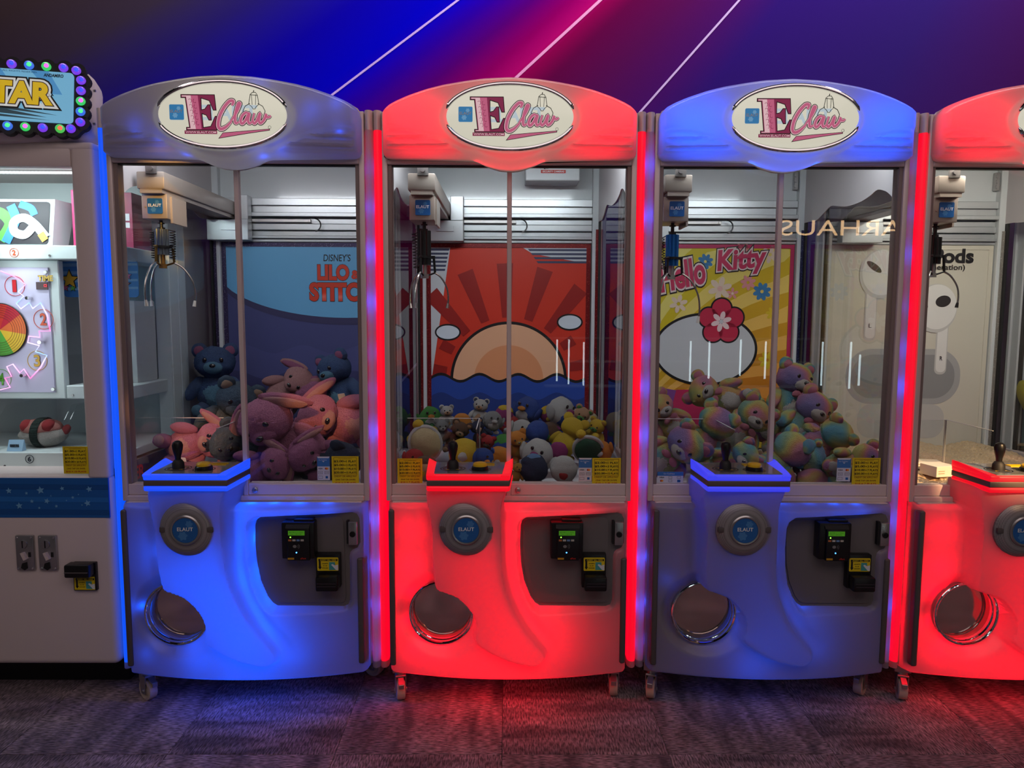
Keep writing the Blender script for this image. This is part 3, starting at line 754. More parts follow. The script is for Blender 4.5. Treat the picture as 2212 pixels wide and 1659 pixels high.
def lower_front(root, m):
    mk('front_fascia', 'fascia', fascia_bm, shell, root, angle=60)
    mk('bumper_strip', 'bump_l', lambda bm: bbox(bm, -.389, -.370, -.047, .0, .157, .682, .006, 3), bumper_m, root)
    mk('bumper_strip', 'bump_r', lambda bm: bbox(bm, .367, .386, -.047, .0, .165, .522, .006, 3), bumper_m, root)
    # prize chute
    mk('chute_tube', 'ch_tube', lambda bm: lathe(bm, [(HR - .001, -.050), (HR - .002, .026)], (HC[0], 0, HC[1]), 'y', 56), shell, root)
    mk('chute_ring', 'ch_ring', lambda bm: [tube(bm, [(HC[0] + (HR - .001) * math.cos(t), -.048, HC[1] + (HR - .001) * math.sin(t)) for t in np.linspace(0, 2 * PI, 57)[:-1]], .0045, 10, closed=True),
        tube(bm, [(HC[0] + (HR - .006) * math.cos(t), -.032, HC[1] + (HR - .006) * math.sin(t)) for t in np.linspace(0, 2 * PI, 57)[:-1]], .003, 8, closed=True)], chrome, root)
    mk('chute_flap', 'ch_flap', lambda bm: lathe(bm, [(0, -.012), (HR - .003, -.012), (HR - .003, -.006), (0, -.006)], (HC[0], 0, HC[1]), 'y', 48), flap_m, root)
    # coin door panel
    mk('coin_panel', 'coinpanel', lambda bm: prism(bm, offset_poly(PANEL, .004), 'y', -.0345, -.026), grey_panel, root)
    DOOR = [p for p in offset_poly(PANEL, -.006) if p[0] < .340 or p[1] < .5]
    DOOR = [(0.047, .632), (.052, .643), (.06, .648), (.2, .654), (.305, .658), (.318, .654), (.324, .643), (.328, .39), (.323, .375), (.312, .371), (.108, .371), (.094, .379), (.080, .398), (.060, .448), (.049, .508), (.046, .57)]
    mk('coin_door', 'coindoor', lambda bm: prism(bm, DOOR, 'y', -.0385, -.030), grey_panel, root)
    lk = mk('door_lock', 'lock', lambda bm: [bbox(bm, .343, .371, -.056, -.028, .569, .645, .002, 2)], steel, root)
    mk('keyhole', 'lock_k', lambda bm: lathe(bm, [(.0095, -.056), (.0095, -.060), (.0065, -.0605), (.0065, -.059), (.003, -.059), (.003, -.0615), (0, -.0615)], (.357, 0, .606), 'y', 20), black, lk)
    mk('lock_back', 'lock_b', lambda bm: bbox(bm, .336, .3435, -.050, -.028, .572, .648), soft_black, lk)
    # card reader
    cr_ = mk('card_reader', 'reader', lambda bm: [bbox(bm, .135, .239, -.078, -.030, .531, .651, .005, 2), bbox(bm, .155, .226, -.088, -.07, .529, .634, .003, 2), bbox(bm, .171, .233, -.064, -.03, .65, .657, .002, 1), prism(bm, [(-.088, .634), (-.076, .634), (-.076, .647)], 'x', .151, .226)], black, root)
    mk('display', 'rd_d', lambda bm: bbox(bm, .160, .212, -.0890, -.087, .612, .627), emit('lcd_green', S(70, 140, 20), .55), cr_)
    text('$2.00 = 1 Play', .044, .004, pm('lcd_ink', S(20, 40, 8)), cr_, (.186, -.0894, .622)); text('Tap = $10.00', .036, .004, pm('lcd_ink'), cr_, (.184, -.0894, .616))
    mk('status_light', 'rd_l', lambda bm: lathe(bm, [(.0022, -.0885), (.0018, -.0897), (0, -.090)], (.167, 0, .606), 'y', 10), emit('led_green', (0.25, 1, 0.05, 1), 3), cr_)
    mk('status_light', 'rd_b', lambda bm: lathe(bm, [(.0024, -.0885), (.002, -.0897), (0, -.090)], (.185, 0, .556), 'y', 10), emit('led_blue', (0.05, 0.25, 1, 1), 5), cr_)
    for k, c_ in enumerate((S(190, 110, 60), S(200, 195, 190), S(110, 150, 200), S(190, 185, 175))):
        mk('card_logo', 'rd_c%d' % k, lambda bm: bbox(bm, .160 + k * .013, .170 + k * .013, -.0886, -.087, .593, .599), pm('card_logo_%d' % k, c_, .5), cr_)
    mk('tap_symbol', 'rd_t', lambda bm: [tube(bm, [(.186 + r_ * math.cos(a), -.0884, .576 + r_ * math.sin(a)) for a in np.linspace(-.9, .9, 7)], .0007, 4) for r_ in (.005, .009)] + [flat(bm, ellipse(.180, .576, .006, .005, 16), -.0886)], pm('symbol_grey', S(130, 128, 128), .5), cr_)
    mk('maker_label', 'rd_m', lambda bm: bbox(bm, .157, .177, -.0886, -.087, .533, .539), pm('label_amber', S(200, 150, 30), .5), cr_)
    text('aPort', .018, .006, ink_red, cr_, (.206, -.089, .537), .02, .2)
    # bill acceptor
    ba = mk('bill_acceptor', 'bill', lambda bm: [bbox(bm, .238, .316, -.062, -.030, .430, .542, .003, 2), bbox(bm, .244, .315, -.098, -.05, .430, .478, .006, 2)], black, root)
    mk('slot_lip', 'bill_s', lambda bm: [bbox(bm, .250, .309, -.1005, -.094, .447, .4495), bbox(bm, .250, .309, -.1005, -.094, .456, .4585)], pm('slot_grey', S(52, 44, 52), .3), ba)
    bs = mk('bill_label', 'bill_l', lambda bm: prism(bm, rrect(.243, .311, .487, .531, .003, 3), 'y', -.0628, -.061), paper_yellow, ba)
    bill_art(ba)
def bill_art(ba, o=(0, 0, 0)):
    y = -.0634
    mk('label_banner', 'bl_b', lambda bm: flat(bm, [(.2475, .5195), (.3085, .5195), (.3085, .5265), (.2475, .5265)]), ink_black, ba, (o[0], o[1] + y, o[2]))
    text('INSERT BILL HERE', .052, .005, paper_yellow, ba, (o[0] + .279, o[1] + y - .0004, o[2] + .523), .02, .15)
    mk('label_arrow', 'bl_a', lambda bm: flat(bm, [(.2485, .5195), (.2545, .5195), (.2545, .500), (.2575, .500), (.2515, .491), (.2465, .500), (.2485, .500)]), ink_black, ba, (o[0], o[1] + y, o[2]))
    for k, s in enumerate(('ACCEPTS', '$1, $5', '$10 & $20')):
        text(s, (.019, .012, .018)[k], .0036, ink_black, ba, (o[0] + .2685, o[1] + y - .0003, o[2] + .5115 - .0075 * k), .02)
    mk('label_note', 'bl_n', lambda bm: flat(bm, [(.281, .490), (.302, .490), (.300, .516), (.281, .516)]), pm('note_teal', S(70, 160, 160), .5), ba, (o[0], o[1] + y, o[2]))
    mk('label_hand', 'bl_h', lambda bm: flat(bm, [(.288, .507), (.292, .510), (.300, .505), (.310, .508), (.310, .489), (.303, .490)]), ink_white, ba, (o[0], o[1] + y - .0003, o[2]))

def speaker(root):
    x, z = -.130, .651
    sp = mk('speaker', 'spk', lambda bm: lathe(bm, [(.085, -.120), (.085, -.1455), (.081, -.149), (.066, -.1575), (.050, -.161), (.034, -.158), (0, -.158)], (x, 0, z), 'y', 64), speaker_m, root)
    mk('badge_ring', 'spk_r', lambda bm: lathe(bm, [(.039, -.156), (.0475, -.156), (.0475, -.163), (.0435, -.1655), (.0395, -.1645), (.0385, -.160)], (x, 0, z), 'y', 48), steel, sp)
    badge(sp, x, -.1622, z, .078, .078, 'circ')
    mk('side_clip', 'spk_c', lambda bm: [bbox(bm, x - .082, x - .045, -.158, -.148, z - .009, z + .009, .003, 2)], bumper_m, sp)
    mk('side_clip', 'spk_c2', lambda bm: [bbox(bm, x + .045, x + .082, -.158, -.148, z - .009, z + .009, .003, 2)], bumper_m, sp)

def claw_machine(x, yoff, rz, label, m):
    root = empty('claw_machine', (x, yoff, 0), (0, 0, rz))
    tag(root, label, 'claw machine', 'row of claw machines')
    # carcass
    mk('base_cabinet', 'base', lambda bm: bbox(bm, -.398, .398, .030, .82, .125, .70, .004, 1), carc_m, root)
    mk('rear_panel', 'rear', lambda bm: bbox(bm, -.40, .40, .806, .82, .70, 1.94), white_in, root)
    mk('roof_panel', 'roof', lambda bm: bbox(bm, -.40, .40, .012, .82, 1.928, 1.944), white_in, root)
    mk('upper_back_panel', 'upback', lambda bm: bbox(bm, -.37, .37, .792, .806, 1.795, 1.928, .003, 1), white_in, root)
    mk('prize_bed', 'bed', lambda bm: bbox(bm, -.378, .378, .045, .806, .700, .728), carc_m, root)
    # frame
    for s in (-1, 1):
        mk('frame_post', 'post%d' % s, lambda bm: bbox(bm, *sorted((s * .385, s * .402)), .0, .05, .70, 1.94, .003, 2), frame_m, root)
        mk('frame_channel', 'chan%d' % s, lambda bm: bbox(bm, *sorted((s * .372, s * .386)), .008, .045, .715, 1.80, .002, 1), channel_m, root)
        mk('side_glass', 'sglass%d' % s, lambda bm: pane(bm, *sorted((s * .381, s * .385)), .05, .785, .715, 1.927, '+x' if s > 0 else '-x'), glass, root)
        mk('side_sill', 'ssill%d' % s, lambda bm: bbox(bm, *sorted((s * .372, s * .400)), .05, .80, .70, .735, .003, 1), frame_m, root)
        mk('side_valance', 'val%d' % s, lambda bm: prism(bm, catmull(VAL, 4, False) + [(.045, 1.927), (.78, 1.927)], 'x', s * .3765, s * .380), pm('valance_white', S(196, 190, 192), .35), root)
        mk('rear_post', 'rpost%d' % s, lambda bm: bbox(bm, *sorted((s * .352, s * .392)), .760, .806, .70, 1.928, .003, 1), white_in, root)
        mk('glass_seal', 'seal%d' % s, lambda bm: bbox(bm, *sorted((s * .377, s * .3855)), .742, .760, .715, 1.927), soft_black, root)
        mk('corner_trim', 'ctrim%d' % s, lambda bm: bbox(bm, *sorted((s * .366, s * .380)), .756, .761, .72, 1.67), m['glitter'], root)
        # lit corner column
        cm = m['cols'][0 if s < 0 else 1]
        colm = {'red': col_red, 'blue': col_blue, 'tube': col_shell}[cm]
        def colbm(bm, z0=.150, z1=1.885):
            n = 12
            P = [(s * (.402 + .028 * (0.5 - 0.5 * math.cos(PI * k / n))), .022 - .024 * math.sin(PI * k / n)) for k in range(n + 1)] + [(s * .430, .060), (s * .402, .060)]
            prism(bm, P, 'z', z0, z1)
        mk('light_column', 'col%d' % s, colbm, colm, root, angle=50)
        mk('column_cap', 'colc%d' % s, lambda bm: colbm(bm, 1.885, 1.945), frame_m, root, angle=50)
        mk('column_foot', 'colf%d' % s, lambda bm: colbm(bm, .128, .150), shell, root, angle=50)
        mk('side_panel', 'sidep%d' % s, lambda bm: bbox(bm, *sorted((s * .400, s * .412)), .062, .82, .125, .715, .003, 1), carc_m, root)
        if cm == 'tube':
            rnd = random.Random(int(x * 100) + s)
            for k in range(12):
                zz = .20 + k * .144
                point(root, (s * .416, .036, zz + rnd.uniform(-.02, .02)), LED_BLUE, m.get('tubep', .05) * rnd.choice((.35, .8, 1.2, 1.6)), .008)
    mk('top_rail', 'trail', lambda bm: [bbox(bm, -.386, .386, .0, .045, 1.780, 1.81, .003, 1)], frame_m, root)
    mk('top_gasket', 'tgask', lambda bm: bbox(bm, -.372, .372, .010, .030, 1.776, 1.781), soft_black, root)
    mk('bottom_rail', 'brail', lambda bm: [bbox(bm, .006, .386, .002, .040, .718, .758, .003, 1)], frame_m, root)
    mk('bottom_rail', 'brail2', lambda bm: [bbox(bm, -.386, .004, .006, .040, .718, .756, .003, 1)], frame_m, root)
    mk('sill', 'sillm', lambda bm: [bbox(bm, -.386, .386, -.006, .045, .700, .719, .003, 1), bbox(bm, -.380, .380, -.020, .03, .692, .702, .002, 1)], frame_m, root)
    mk('mullion', 'mull', lambda bm: [bbox(bm, -.008, .007, .0, .022, .715, 1.782, .002, 1)], frame_m, root)
    mk('door_lock', 'dlock', lambda bm: lathe(bm, [(.009, .003), (.009, -.004), (.006, -.006), (.003, -.006), (.003, -.004), (0, -.004)], (.030, 0, .737), 'y', 20), steel, root)
    mk('glass_door', 'gl_l', lambda bm: pane(bm, -.373, -.004, .020, .024, .757, 1.778, '+y'), glass, root)
    mk('glass_door', 'gl_r', lambda bm: pane(bm, .004, .373, .012, .016, .757, 1.778, '+y'), glass, root)
    # header
    mk('header', 'header', head_bm, shell, root, angle=60)
    mk('header_backplate', 'hback', lambda bm: prism(bm, HEAD, 'y', .0, .010), frame_m, root)
    sign(root)
    for hx, hz, p in m['head']:
        point(root, (hx, m.get('hy', -.030), hz), m['led'], p * m.get('hk', .33))
    for hx, hz, w_, h_, p in m.get('harea', []):
        area_light('header_light', (hx, -.010, hz), w_, h_, p, m['led'], (hx, -1.0, hz), root)
    for hx, hz, p in m['front']:
        point(root, (hx, m.get('fy', -.005), hz), m['led'], p * m.get('fk', .42))
    lower_front(root, m); speaker(root); console(root, m['band'])
    # interior
    for k, (z0, z1, d) in enumerate(((1.765, 1.795, .030), (1.735, 1.765, .018), (1.718, 1.735, .040), (1.690, 1.712, .016), (1.664, 1.690, .024), (1.640, 1.660, .016), (1.628, 1.640, .034), (1.614, 1.626, .022))):
        mk('gantry_rail', 'rails%d' % k, lambda bm: bbox(bm, -.352, .352, .800 - d, .806, z0, z1, .002, 1), rail_m, root)
    mk('rail_bar', 'railbar', lambda bm: [bbox(bm, -.30, .03, .765, .785, 1.695, 1.708, .001, 1), lathe(bm, [(0, .762), (.004, .762), (.004, .77), (0, .77)], (.02, 0, 1.7015), 'y', 10)], steel, root)
    mk('cable_loop', 'cloop', lambda bm: tube(bm, [(p[0], .755, p[1]) for p in ellipse(.045, 1.683, .030, .028, 14, R(80), R(-75), True)], .0028, 6), black, root)
    mk('led_strip', 'ledstrip', lambda bm: bbox(bm, -.33, .33, .014, .020, 1.910, 1.920), carc_m, root)
    mk('led_diodes', 'leds', lambda bm: [bbox(bm, -.32 + k * .0165, -.32 + k * .0165 + .006, .020, .023, 1.912, 1.918) for k in range(39)], led_white, root)['kind'] = 'stuff'
    area_light('cabinet_light', (0, .05, 1.915), .66, .03, m['in_p'], m.get('in_c', (0.86, 0.95, 1.0)), (0, .42, 1.0), root)
    bx = m['beam']
    mk('gantry_beam', 'beam', lambda bm: [bbox(bm, -.045, .045, .10, .74, 1.717, 1.773, .004, 2), bbox(bm, -.036, .036, .102, .74, 1.704, 1.718)], beige_metal, root, (bx, 0, 0))
    mk('beam_bracket', 'beamb', lambda bm: [bbox(bm, -.018, .018, .096, .102, 1.765, 1.80), lathe(bm, [(0, .090), (.008, .090), (.008, .097), (0, .097)], (0, 0, 1.782), 'y', 14)], steel, root, (bx + .005, 0, 0))
    mk('carriage_mount', 'cmount', lambda bm: [bbox(bm, .046, .10, .72, .765, 1.70, 1.80, .002, 1), bbox(bm, -.07, .10, .715, .765, 1.615, 1.70, .002, 1), bbox(bm, -.01, .06, .708, .72, 1.655, 1.675)], rail_m, root, (bx, 0, 0))
    ca = mk('carriage', 'carr', lambda bm: [bbox(bm, -.042, .042, .125, .26, 1.624, 1.706, .003, 2), bbox(bm, .040, .048, .15, .26, 1.612, 1.70, .001, 1), lathe(bm, [(0, .1225), (.003, .1225), (.003, .126), (0, .126)], (-.030, 0, 1.662), 'y', 10)], beige_metal, root, (bx - .002, 0, 0))
    badge(ca, .003, .1235, 1.665, .050, .050)
    claw(root, *m['claw'])
    # chute screen
    mk('chute_screen', 'acr1', lambda bm: bbox(bm, -.372, -.106, .300, .304, .728, .93), acrylic, root)
    mk('chute_screen', 'acr2', lambda bm: bbox(bm, -.110, -.106, .045, .300, .728, .93), acrylic, root)
    mk('screen_edge', 'acre', lambda bm: [bbox(bm, -.1112, -.1052, .300, .306, .728, .931), bbox(bm, -.372, -.108, .3005, .3035, .9302, .9322), bbox(bm, -.1095, -.1065, .045, .30, .9302, .9322)], acrylic_edge, root)
    # stickers
    px, pz, pw, ph = m['price']; price_sticker(root, px, .0100, pz, pw, ph, CLAW_PRICES, FOOT)
    kx, kz, kw, kh = m['card']; card_sticker(root, kx, .0100, kz, kw, kh)
    for cxx, cyy, ang in m['casters']: caster(root, cxx, cyy, ang)
    return root

# ------------------------------------------------------------------ posters
def glitter(name, c0, c1):
    m = pm(name, c0, .35, .3)
    n, l = nt(m); b = n['Principled BSDF']
    tc = n.new('ShaderNodeTexCoord'); v = n.new('ShaderNodeTexVoronoi'); v.inputs['Scale'].default_value = 420
    cr = n.new('ShaderNodeValToRGB'); cr.color_ramp.elements[0].position = .80; cr.color_ramp.elements[0].color = c0; cr.color_ramp.elements[1].position = .95; cr.color_ramp.elements[1].color = c1
    l.new(tc.outputs['Object'], v.inputs['Vector']); l.new(v.outputs['Color'], cr.inputs[0]); l.new(cr.outputs[0], b.inputs['Base Color'])
    return m
gl_purple = glitter('glitter_purple', S(58, 48, 84), S(190, 180, 210))
gl_red = glitter('glitter_red', S(120, 22, 26), S(230, 120, 110))
gl_blue = glitter('glitter_navy', S(34, 40, 78), S(150, 160, 210))
gl_silver = glitter('glitter_silver', S(150, 145, 138), S(235, 232, 225))
PX0, PX1, PZ0, PZ1 = -.352, .348, .735, 1.612
def poster(root, key, base, trim, tw=.018):
    p = mk('backdrop_poster', 'poster_' + key, lambda bm: bbox(bm, PX0, PX1, .782, .786, PZ0, PZ1), base, root)
    for k, q in enumerate(((PX0, PX1, PZ1 - tw, PZ1), (PX0, PX0 + tw, PZ0, PZ1 - tw), (PX1 - tw, PX1, PZ0, PZ1 - tw))):
        mk('poster_trim', 'ptrim%d%g' % (k, tw), lambda bm: bbox(bm, q[0], q[1], .7795, .783, q[2], q[3]), trim, p)
    return p
def ink(name, c): return pm('ink_' + name, S(*c), .45)
def art(p, key, pts, mat, layer):
    return mk('print_shape', 'art_' + key, lambda bm: flat(bm, pts), mat, p, (0, .7815 - .0004 * layer, 0))
X0, X1 = PX0 + .018, PX1 - .018; ZT = PZ1 - .018
def clip(pts):
    return [(min(max(x, X0), X1), min(max(z, PZ0), ZT)) for x, z in pts]
def poster_blue(root):
    p = poster(root, 'm1', ink('dusk_blue', (70, 74, 122)), gl_purple)
    art(p, 'sky', clip(ellipse(.17, 1.50, .56, .235, 72)), ink('deep_violet', (58, 56, 92)), 1)
    art(p, 'sky2', clip(ellipse(.17, 1.52, .56, .225, 72)), ink('sky_blue', (104, 172, 216)), 2)
    for k in range(4):
        zb = 1.16 - k * .11
        art(p, 'wave%d' % k, [(X0, PZ0)] + [(X0 + (X1 - X0) * t / 30, zb + .018 * math.sin(t * .55 + k)) for t in range(31)] + [(X1, PZ0)], ink('wave_%d' % (k % 2), (62, 64, 108) if k % 2 else (76, 80, 130)), 1 + k)
    oc = [(ink_black, .02)]
    text("DISNEY'S", .115, .030, ink_black, p, (.135, .7795, 1.549), .01, .1)
    red = ink('title_red', (206, 62, 40))
    text('LILO', .135, .068, red, p, (.118, .7795, 1.487), .05, outline=oc); text('&', .035, .038, red, p, (.212, .7795, 1.478), .04, outline=oc)
    text('STITCH', .27, .080, red, p, (.150, .7795, 1.405), .055, outline=oc)
def poster_red(root):
    p = poster(root, 'm2', ink('poster_red', (206, 52, 30)), gl_red)
    navy, wht, blk = ink('stripe_navy', (56, 62, 92)), ink('stripe_white', (205, 210, 214)), ink_black
    art(p, 'wl', [(X0, ZT), (-.25, ZT), (-.33, 1.05), (X0, 1.05)], wht, 1)
    art(p, 'wr', [(X1, ZT), (.06, ZT), (.10, 1.57), (X1, 1.53)], wht, 1)
    for k in range(6):
        zz = ZT - .004 - k * .017
        art(p, 'sl%d' % k, [(X0, zz), (-.254 - .0035 * k, zz), (-.256 - .0035 * k, zz - .009), (X0, zz - .009)], navy, 2)
        if k < 4: art(p, 'sr%d' % k, [(.08 + .012 * k, zz), (X1, zz), (X1, zz - .009), (.088 + .012 * k, zz - .009)], navy, 2)
    # plain sunrise stand-in in the poster's colours: rays, a half sun and blue water
    for k in range(9):
        a0, a1 = R(8 + k * 20), R(16 + k * 20)
        art(p, 'ray_%d' % k, [(.0 + .27 * math.cos(a0), 1.03 + .27 * math.sin(a0)), (.0 + .50 * math.cos(a0), 1.03 + .50 * math.sin(a0)), (.0 + .50 * math.cos(a1), 1.03 + .50 * math.sin(a1)), (.0 + .27 * math.cos(a1), 1.03 + .27 * math.sin(a1))] if 1 < k < 7 else [(.0 + .27 * math.cos(a0), 1.03 + .27 * math.sin(a0)), (.0 + .33 * math.cos(a0), 1.03 + .33 * math.sin(a0)), (.0 + .33 * math.cos(a1), 1.03 + .33 * math.sin(a1)), (.0 + .27 * math.cos(a1), 1.03 + .27 * math.sin(a1))], ink('ray_red', (150, 26, 20)), 3)
    art(p, 'o1', ellipse(0, 1.03, .252, .252, 48, 0, PI, True), blk, 4); art(p, 'i1', ellipse(0, 1.03, .240, .240, 48, 0, PI, True), ink('peach', (232, 178, 140)), 5)
    art(p, 'i2', ellipse(0, 1.03, .150, .150, 48, 0, PI, True), ink('amber_round', (222, 150, 104)), 6)
    WV = [(X0 + (X1 - X0) * t / 48, 1.045 + .016 * math.sin(t * .52)) for t in range(49)]
    art(p, 'o3', [(X0, PZ0)] + WV + [(X1, PZ0)], blk, 7); art(p, 'i3', [(X0, PZ0)] + [(x, z - .012) for x, z in WV] + [(X1, PZ0)], ink('poster_blue', (36, 72, 160)), 8)
    art(p, 'i4', [(X0, PZ0)] + [(x, z - .085) for x, z in WV] + [(X1, PZ0)], ink('poster_blue2', (28, 54, 124)), 9)
    for k, (ex, ez) in enumerate(((-.262, 1.235), (.262, 1.28))):
        art(p, 'c%d' % k, ellipse(ex, ez, .056, .036, 32), blk, 4); art(p, 'ci%d' % k, ellipse(ex, ez, .049, .029, 32), ink('pale_sky', (214, 226, 236)), 5)
FLOWN = [0]
def flower(p, x, z, r, mat, layer, n=6, center=None):
    FLOWN[0] += 1
    def f(bm):
        for k in range(n):
            a = 2 * PI * k / n + .3; c, s = math.cos(a), math.sin(a)
            q = [(x + (r * .58 + r * .42 * math.cos(t)) * c - r * .24 * math.sin(t) * s, z + (r * .58 + r * .42 * math.cos(t)) * s + r * .24 * math.sin(t) * c) for t in np.linspace(0, 2 * PI, 13)[:-1]]
            flat(bm, q)
    mk('flower_print', 'flw%d' % FLOWN[0], f, mat, p, (0, .7815 - .0004 * layer, 0))
    if center: mk('flower_print', 'flc%d' % FLOWN[0], lambda bm: flat(bm, ellipse(x, z, r * .22, r * .22, 16)), center, p, (0, .7815 - .0004 * (layer + 1), 0))
def poster_yellow(root):
    m = pm('sunburst_print', rough=.45); n, l = nt(m); b = n['Principled BSDF']
    p = poster(root, 'm3', ink('sun_base', (224, 196, 50)), ink('poster_magenta', (190, 44, 92)), .016)
    # curved rays fanning from the lower left
    cx, cz = -.38, .78
    for k in range(26):
        a0 = R(4 + k * 4.4)
        cols = [(238, 226, 120), (214, 196, 30)]
        c = cols[k % 2]; f = k / 25
        warm = max(0, .62 - f) / .62
        cc = tuple(int(c[i] * (1 - warm) + ((232, 130, 46), (196, 92, 30))[k % 2][i] * warm) for i in range(3))
        A = []; B = []
        for t in range(15):
            r_ = .05 + t * .075; w = .5 * (t / 14) ** 1.2
            A.append((cx + r_ * math.cos(a0 - w + .15), cz + r_ * math.sin(a0 - w + .15)))
            B.append((cx + r_ * math.cos(a0 + R(4.5) - w + .15), cz + r_ * math.sin(a0 + R(4.5) - w + .15)))
        pts = [q for q in A + B[::-1]]
        if all(q[0] < X0 or q[0] > X1 or q[1] > ZT or q[1] < PZ0 for q in pts): continue
        art(p, 'ray%d' % k, clip(pts), ink('ray_%d' % k, cc), 1 + (k % 3))
    flower(p, -.03, 1.54, .034, ink('flower_blue', (60, 128, 180)), 5, 8); flower(p, .216, 1.414, .040, ink('flower_blue', (60, 128, 180)), 5, 8)
    flower(p, .036, 1.425, .052, ink('flower_pale', (236, 214, 190)), 5, 6, ink('flower_pinkc', (236, 190, 180)))
    flower(p, .155, 1.452, .034, ink('flower_pink', (226, 150, 150)), 5, 7); flower(p, .128, 1.575, .045, ink('flower_pink', (226, 150, 150)), 5, 7)
    flower(p, .245, 1.57, .038, ink('flower_pale', (236, 224, 190)), 5, 6); flower(p, .265, 1.32, .03, ink('flower_gold', (220, 190, 40)), 5, 7); flower(p, .25, 1.12, .04, ink('flower_gold', (220, 190, 40)), 5, 7)
    flower(p, .09, 1.405, .026, ink('flower_pink', (226, 150, 150)), 5, 5, ink('flower_pale', (236, 214, 190)))
    flower(p, -.14, 1.36, .04, ink('flower_pale', (236, 214, 190)), 5, 6)
    # plain white round with one big crimson flower
    art(p, 'wo', clip(ellipse(-.02, 1.165, .225, .158, 64)), ink_black, 6); art(p, 'wi', clip(ellipse(-.02, 1.165, .214, .147, 64)), ink('stripe_white', (205, 210, 214)), 7)
    for k in range(5):
        a = R(90 + 72 * k); art(p, 'bo%d' % k, ellipse(.045 + .056 * math.cos(a), 1.285 + .056 * math.sin(a), .048, .048, 28), ink_black, 8)
    for k in range(5):
        a = R(90 + 72 * k); art(p, 'bi%d' % k, ellipse(.045 + .056 * math.cos(a), 1.285 + .056 * math.sin(a), .041, .041, 28), ink('flower_crimson', (196, 40, 74)), 9)
    flower(p, .045, 1.285, .045, ink('flower_pale2', (240, 214, 214)), 10, 6)
    art(p, 'plum', clip([(X0, PZ0), (.05, PZ0), (-.02, .90), (-.10, .98), (X0, 1.02)]), ink('plum', (128, 70, 140)), 5)
    art(p, 'red', clip([(-.20, PZ0), (.06, PZ0), (.02, .99), (-.14, .99)]), ink('poster_magenta', (190, 44, 92)), 6)
    t1 = ink('title_crimson', (200, 50, 92))
    oc = [(ink_black, .085), (ink('title_edge', (236, 220, 214)), .05)]
    text('Hello', .20, .12, t1, p, (-.13, .778, 1.485), .035, .15, outline=oc, rot=(0, -.22, 0))
    text('Kitty', .215, .115, t1, p, (.125, .778, 1.54), .035, .15, outline=oc, rot=(0, -.10, 0))
def poster_white(root):
    p = poster(root, 'm4', ink('poster_cream', (208, 204, 188)), ink('poster_cream', (208, 204, 188)))
    text('AirPods', .30, .062, ink_black, p, (.115, .779, 1.568), .035)
    text('(3rd generation)', .25, .030, ink_black, p, (.105, .779, 1.517), .015)
    pearl, shade, dark, grey = ink('pearl', (226, 225, 220)), ink('pearl_shade', (196, 195, 190)), ink('mesh_dark', (48, 44, 42)), ink('case_grey', (168, 168, 166))
    for k, (ex, ez, sgn) in enumerate(((-.13, 1.49, 1), (.115, 1.345, -1))):
        art(p, 'ste%d' % k, rrect(ex - .035 * sgn - .026, ex - .035 * sgn + .026, ez - .285, ez - .02, .022, 6), shade, 3)
        art(p, 'sti%d' % k, rrect(ex - .035 * sgn - .020, ex - .035 * sgn + .022, ez - .275, ez - .02, .018, 6), pearl, 4)
        art(p, 'bud%d' % k, ellipse(ex, ez, .092, .105, 40), shade, 5); art(p, 'bui%d' % k, ellipse(ex + .005, ez + .006, .085, .096, 40), pearl, 6)
        art(p, 'gri%d' % k, [(ex - .03 * sgn + .034 * math.cos(t) * .9 - .012 * math.sin(t), ez + .03 + .022 * math.sin(t) - .012 * math.cos(t) * sgn) for t in np.linspace(0, 2 * PI, 25)[:-1]], dark, 7)
    art(p, 'case', rrect(-.26, .24, .93, 1.17, .11, 10), grey, 1); art(p, 'casei', rrect(-.235, .215, .955, 1.145, .09, 10), ink('case_dark', (142, 143, 143)), 2)
    art(p, 'case2', rrect(-.20, .18, .78, .93, .06, 8), ink('case_light', (188, 187, 182)), 1)
    text('R', .012, .018, ink_black, p, (.150, .778, 1.13))
    text('L', .012, .018, ink_black, p, (-.165, .778, 1.27))

# ------------------------------------------------------------------ the machines
chrome_prong = pm('prong_steel', S(200, 196, 190), .2, .95)
tipclear = pm('prong_tip_clear', S(210, 205, 196), .25)
coil_m = pm('coil_black', S(24, 20, 20), .4)
FULL_RED = [(-.31, .62, .30), (-.31, .50, .42), (-.335, .42, .30), (-.35, .30, .22), (-.30, .215, .40), (-.21, .195, .40), (-.10, .165, .40), (0, .155, .32), (.10, .165, .30),
            (-.15, .54, .16), (-.09, .44, .2), (-.05, .34, .2), (-.13, .73, .10), (0, .25, .2), (.02, .62, .40), (.02, .52, .45), (.045, .42, .40), (.085, .335, .40), (.14, .30, .30), (.16, .23, .16),
            (.03, .685, .30), (.10, .687, .30), (.17, .687, .30), (.24, .688, .26)]
HEAD_AREA = [(-.285, 1.905, .17, .11, .22), (.285, 1.905, .17, .11, .22), (0, 1.792, .22, .03, .10), (0, 2.008, .30, .022, .07), (-.24, 1.835, .20, .03, .06), (.24, 1.835, .20, .03, .06)]
HEAD_AREA = [(a, b, c, d, e * 1.6) for a, b, c, d, e in HEAD_AREA]
HEAD_AREA_BLUE = [(a, b, c, d, e * 1.1) for a, b, c, d, e in HEAD_AREA]
HEAD_BLUE1 = [(-.27, 1.875, .10), (-.20, 1.838, .10), (-.13, 1.805, .08), (.10, 1.805, .16), (.16, 1.825, .14), (.11, 2.005, .12), (.08, 2.008, .06), (.26, 1.93, .10), (.33, 1.945, .10), (.337, 1.87, .09), (.24, 1.90, .06)]
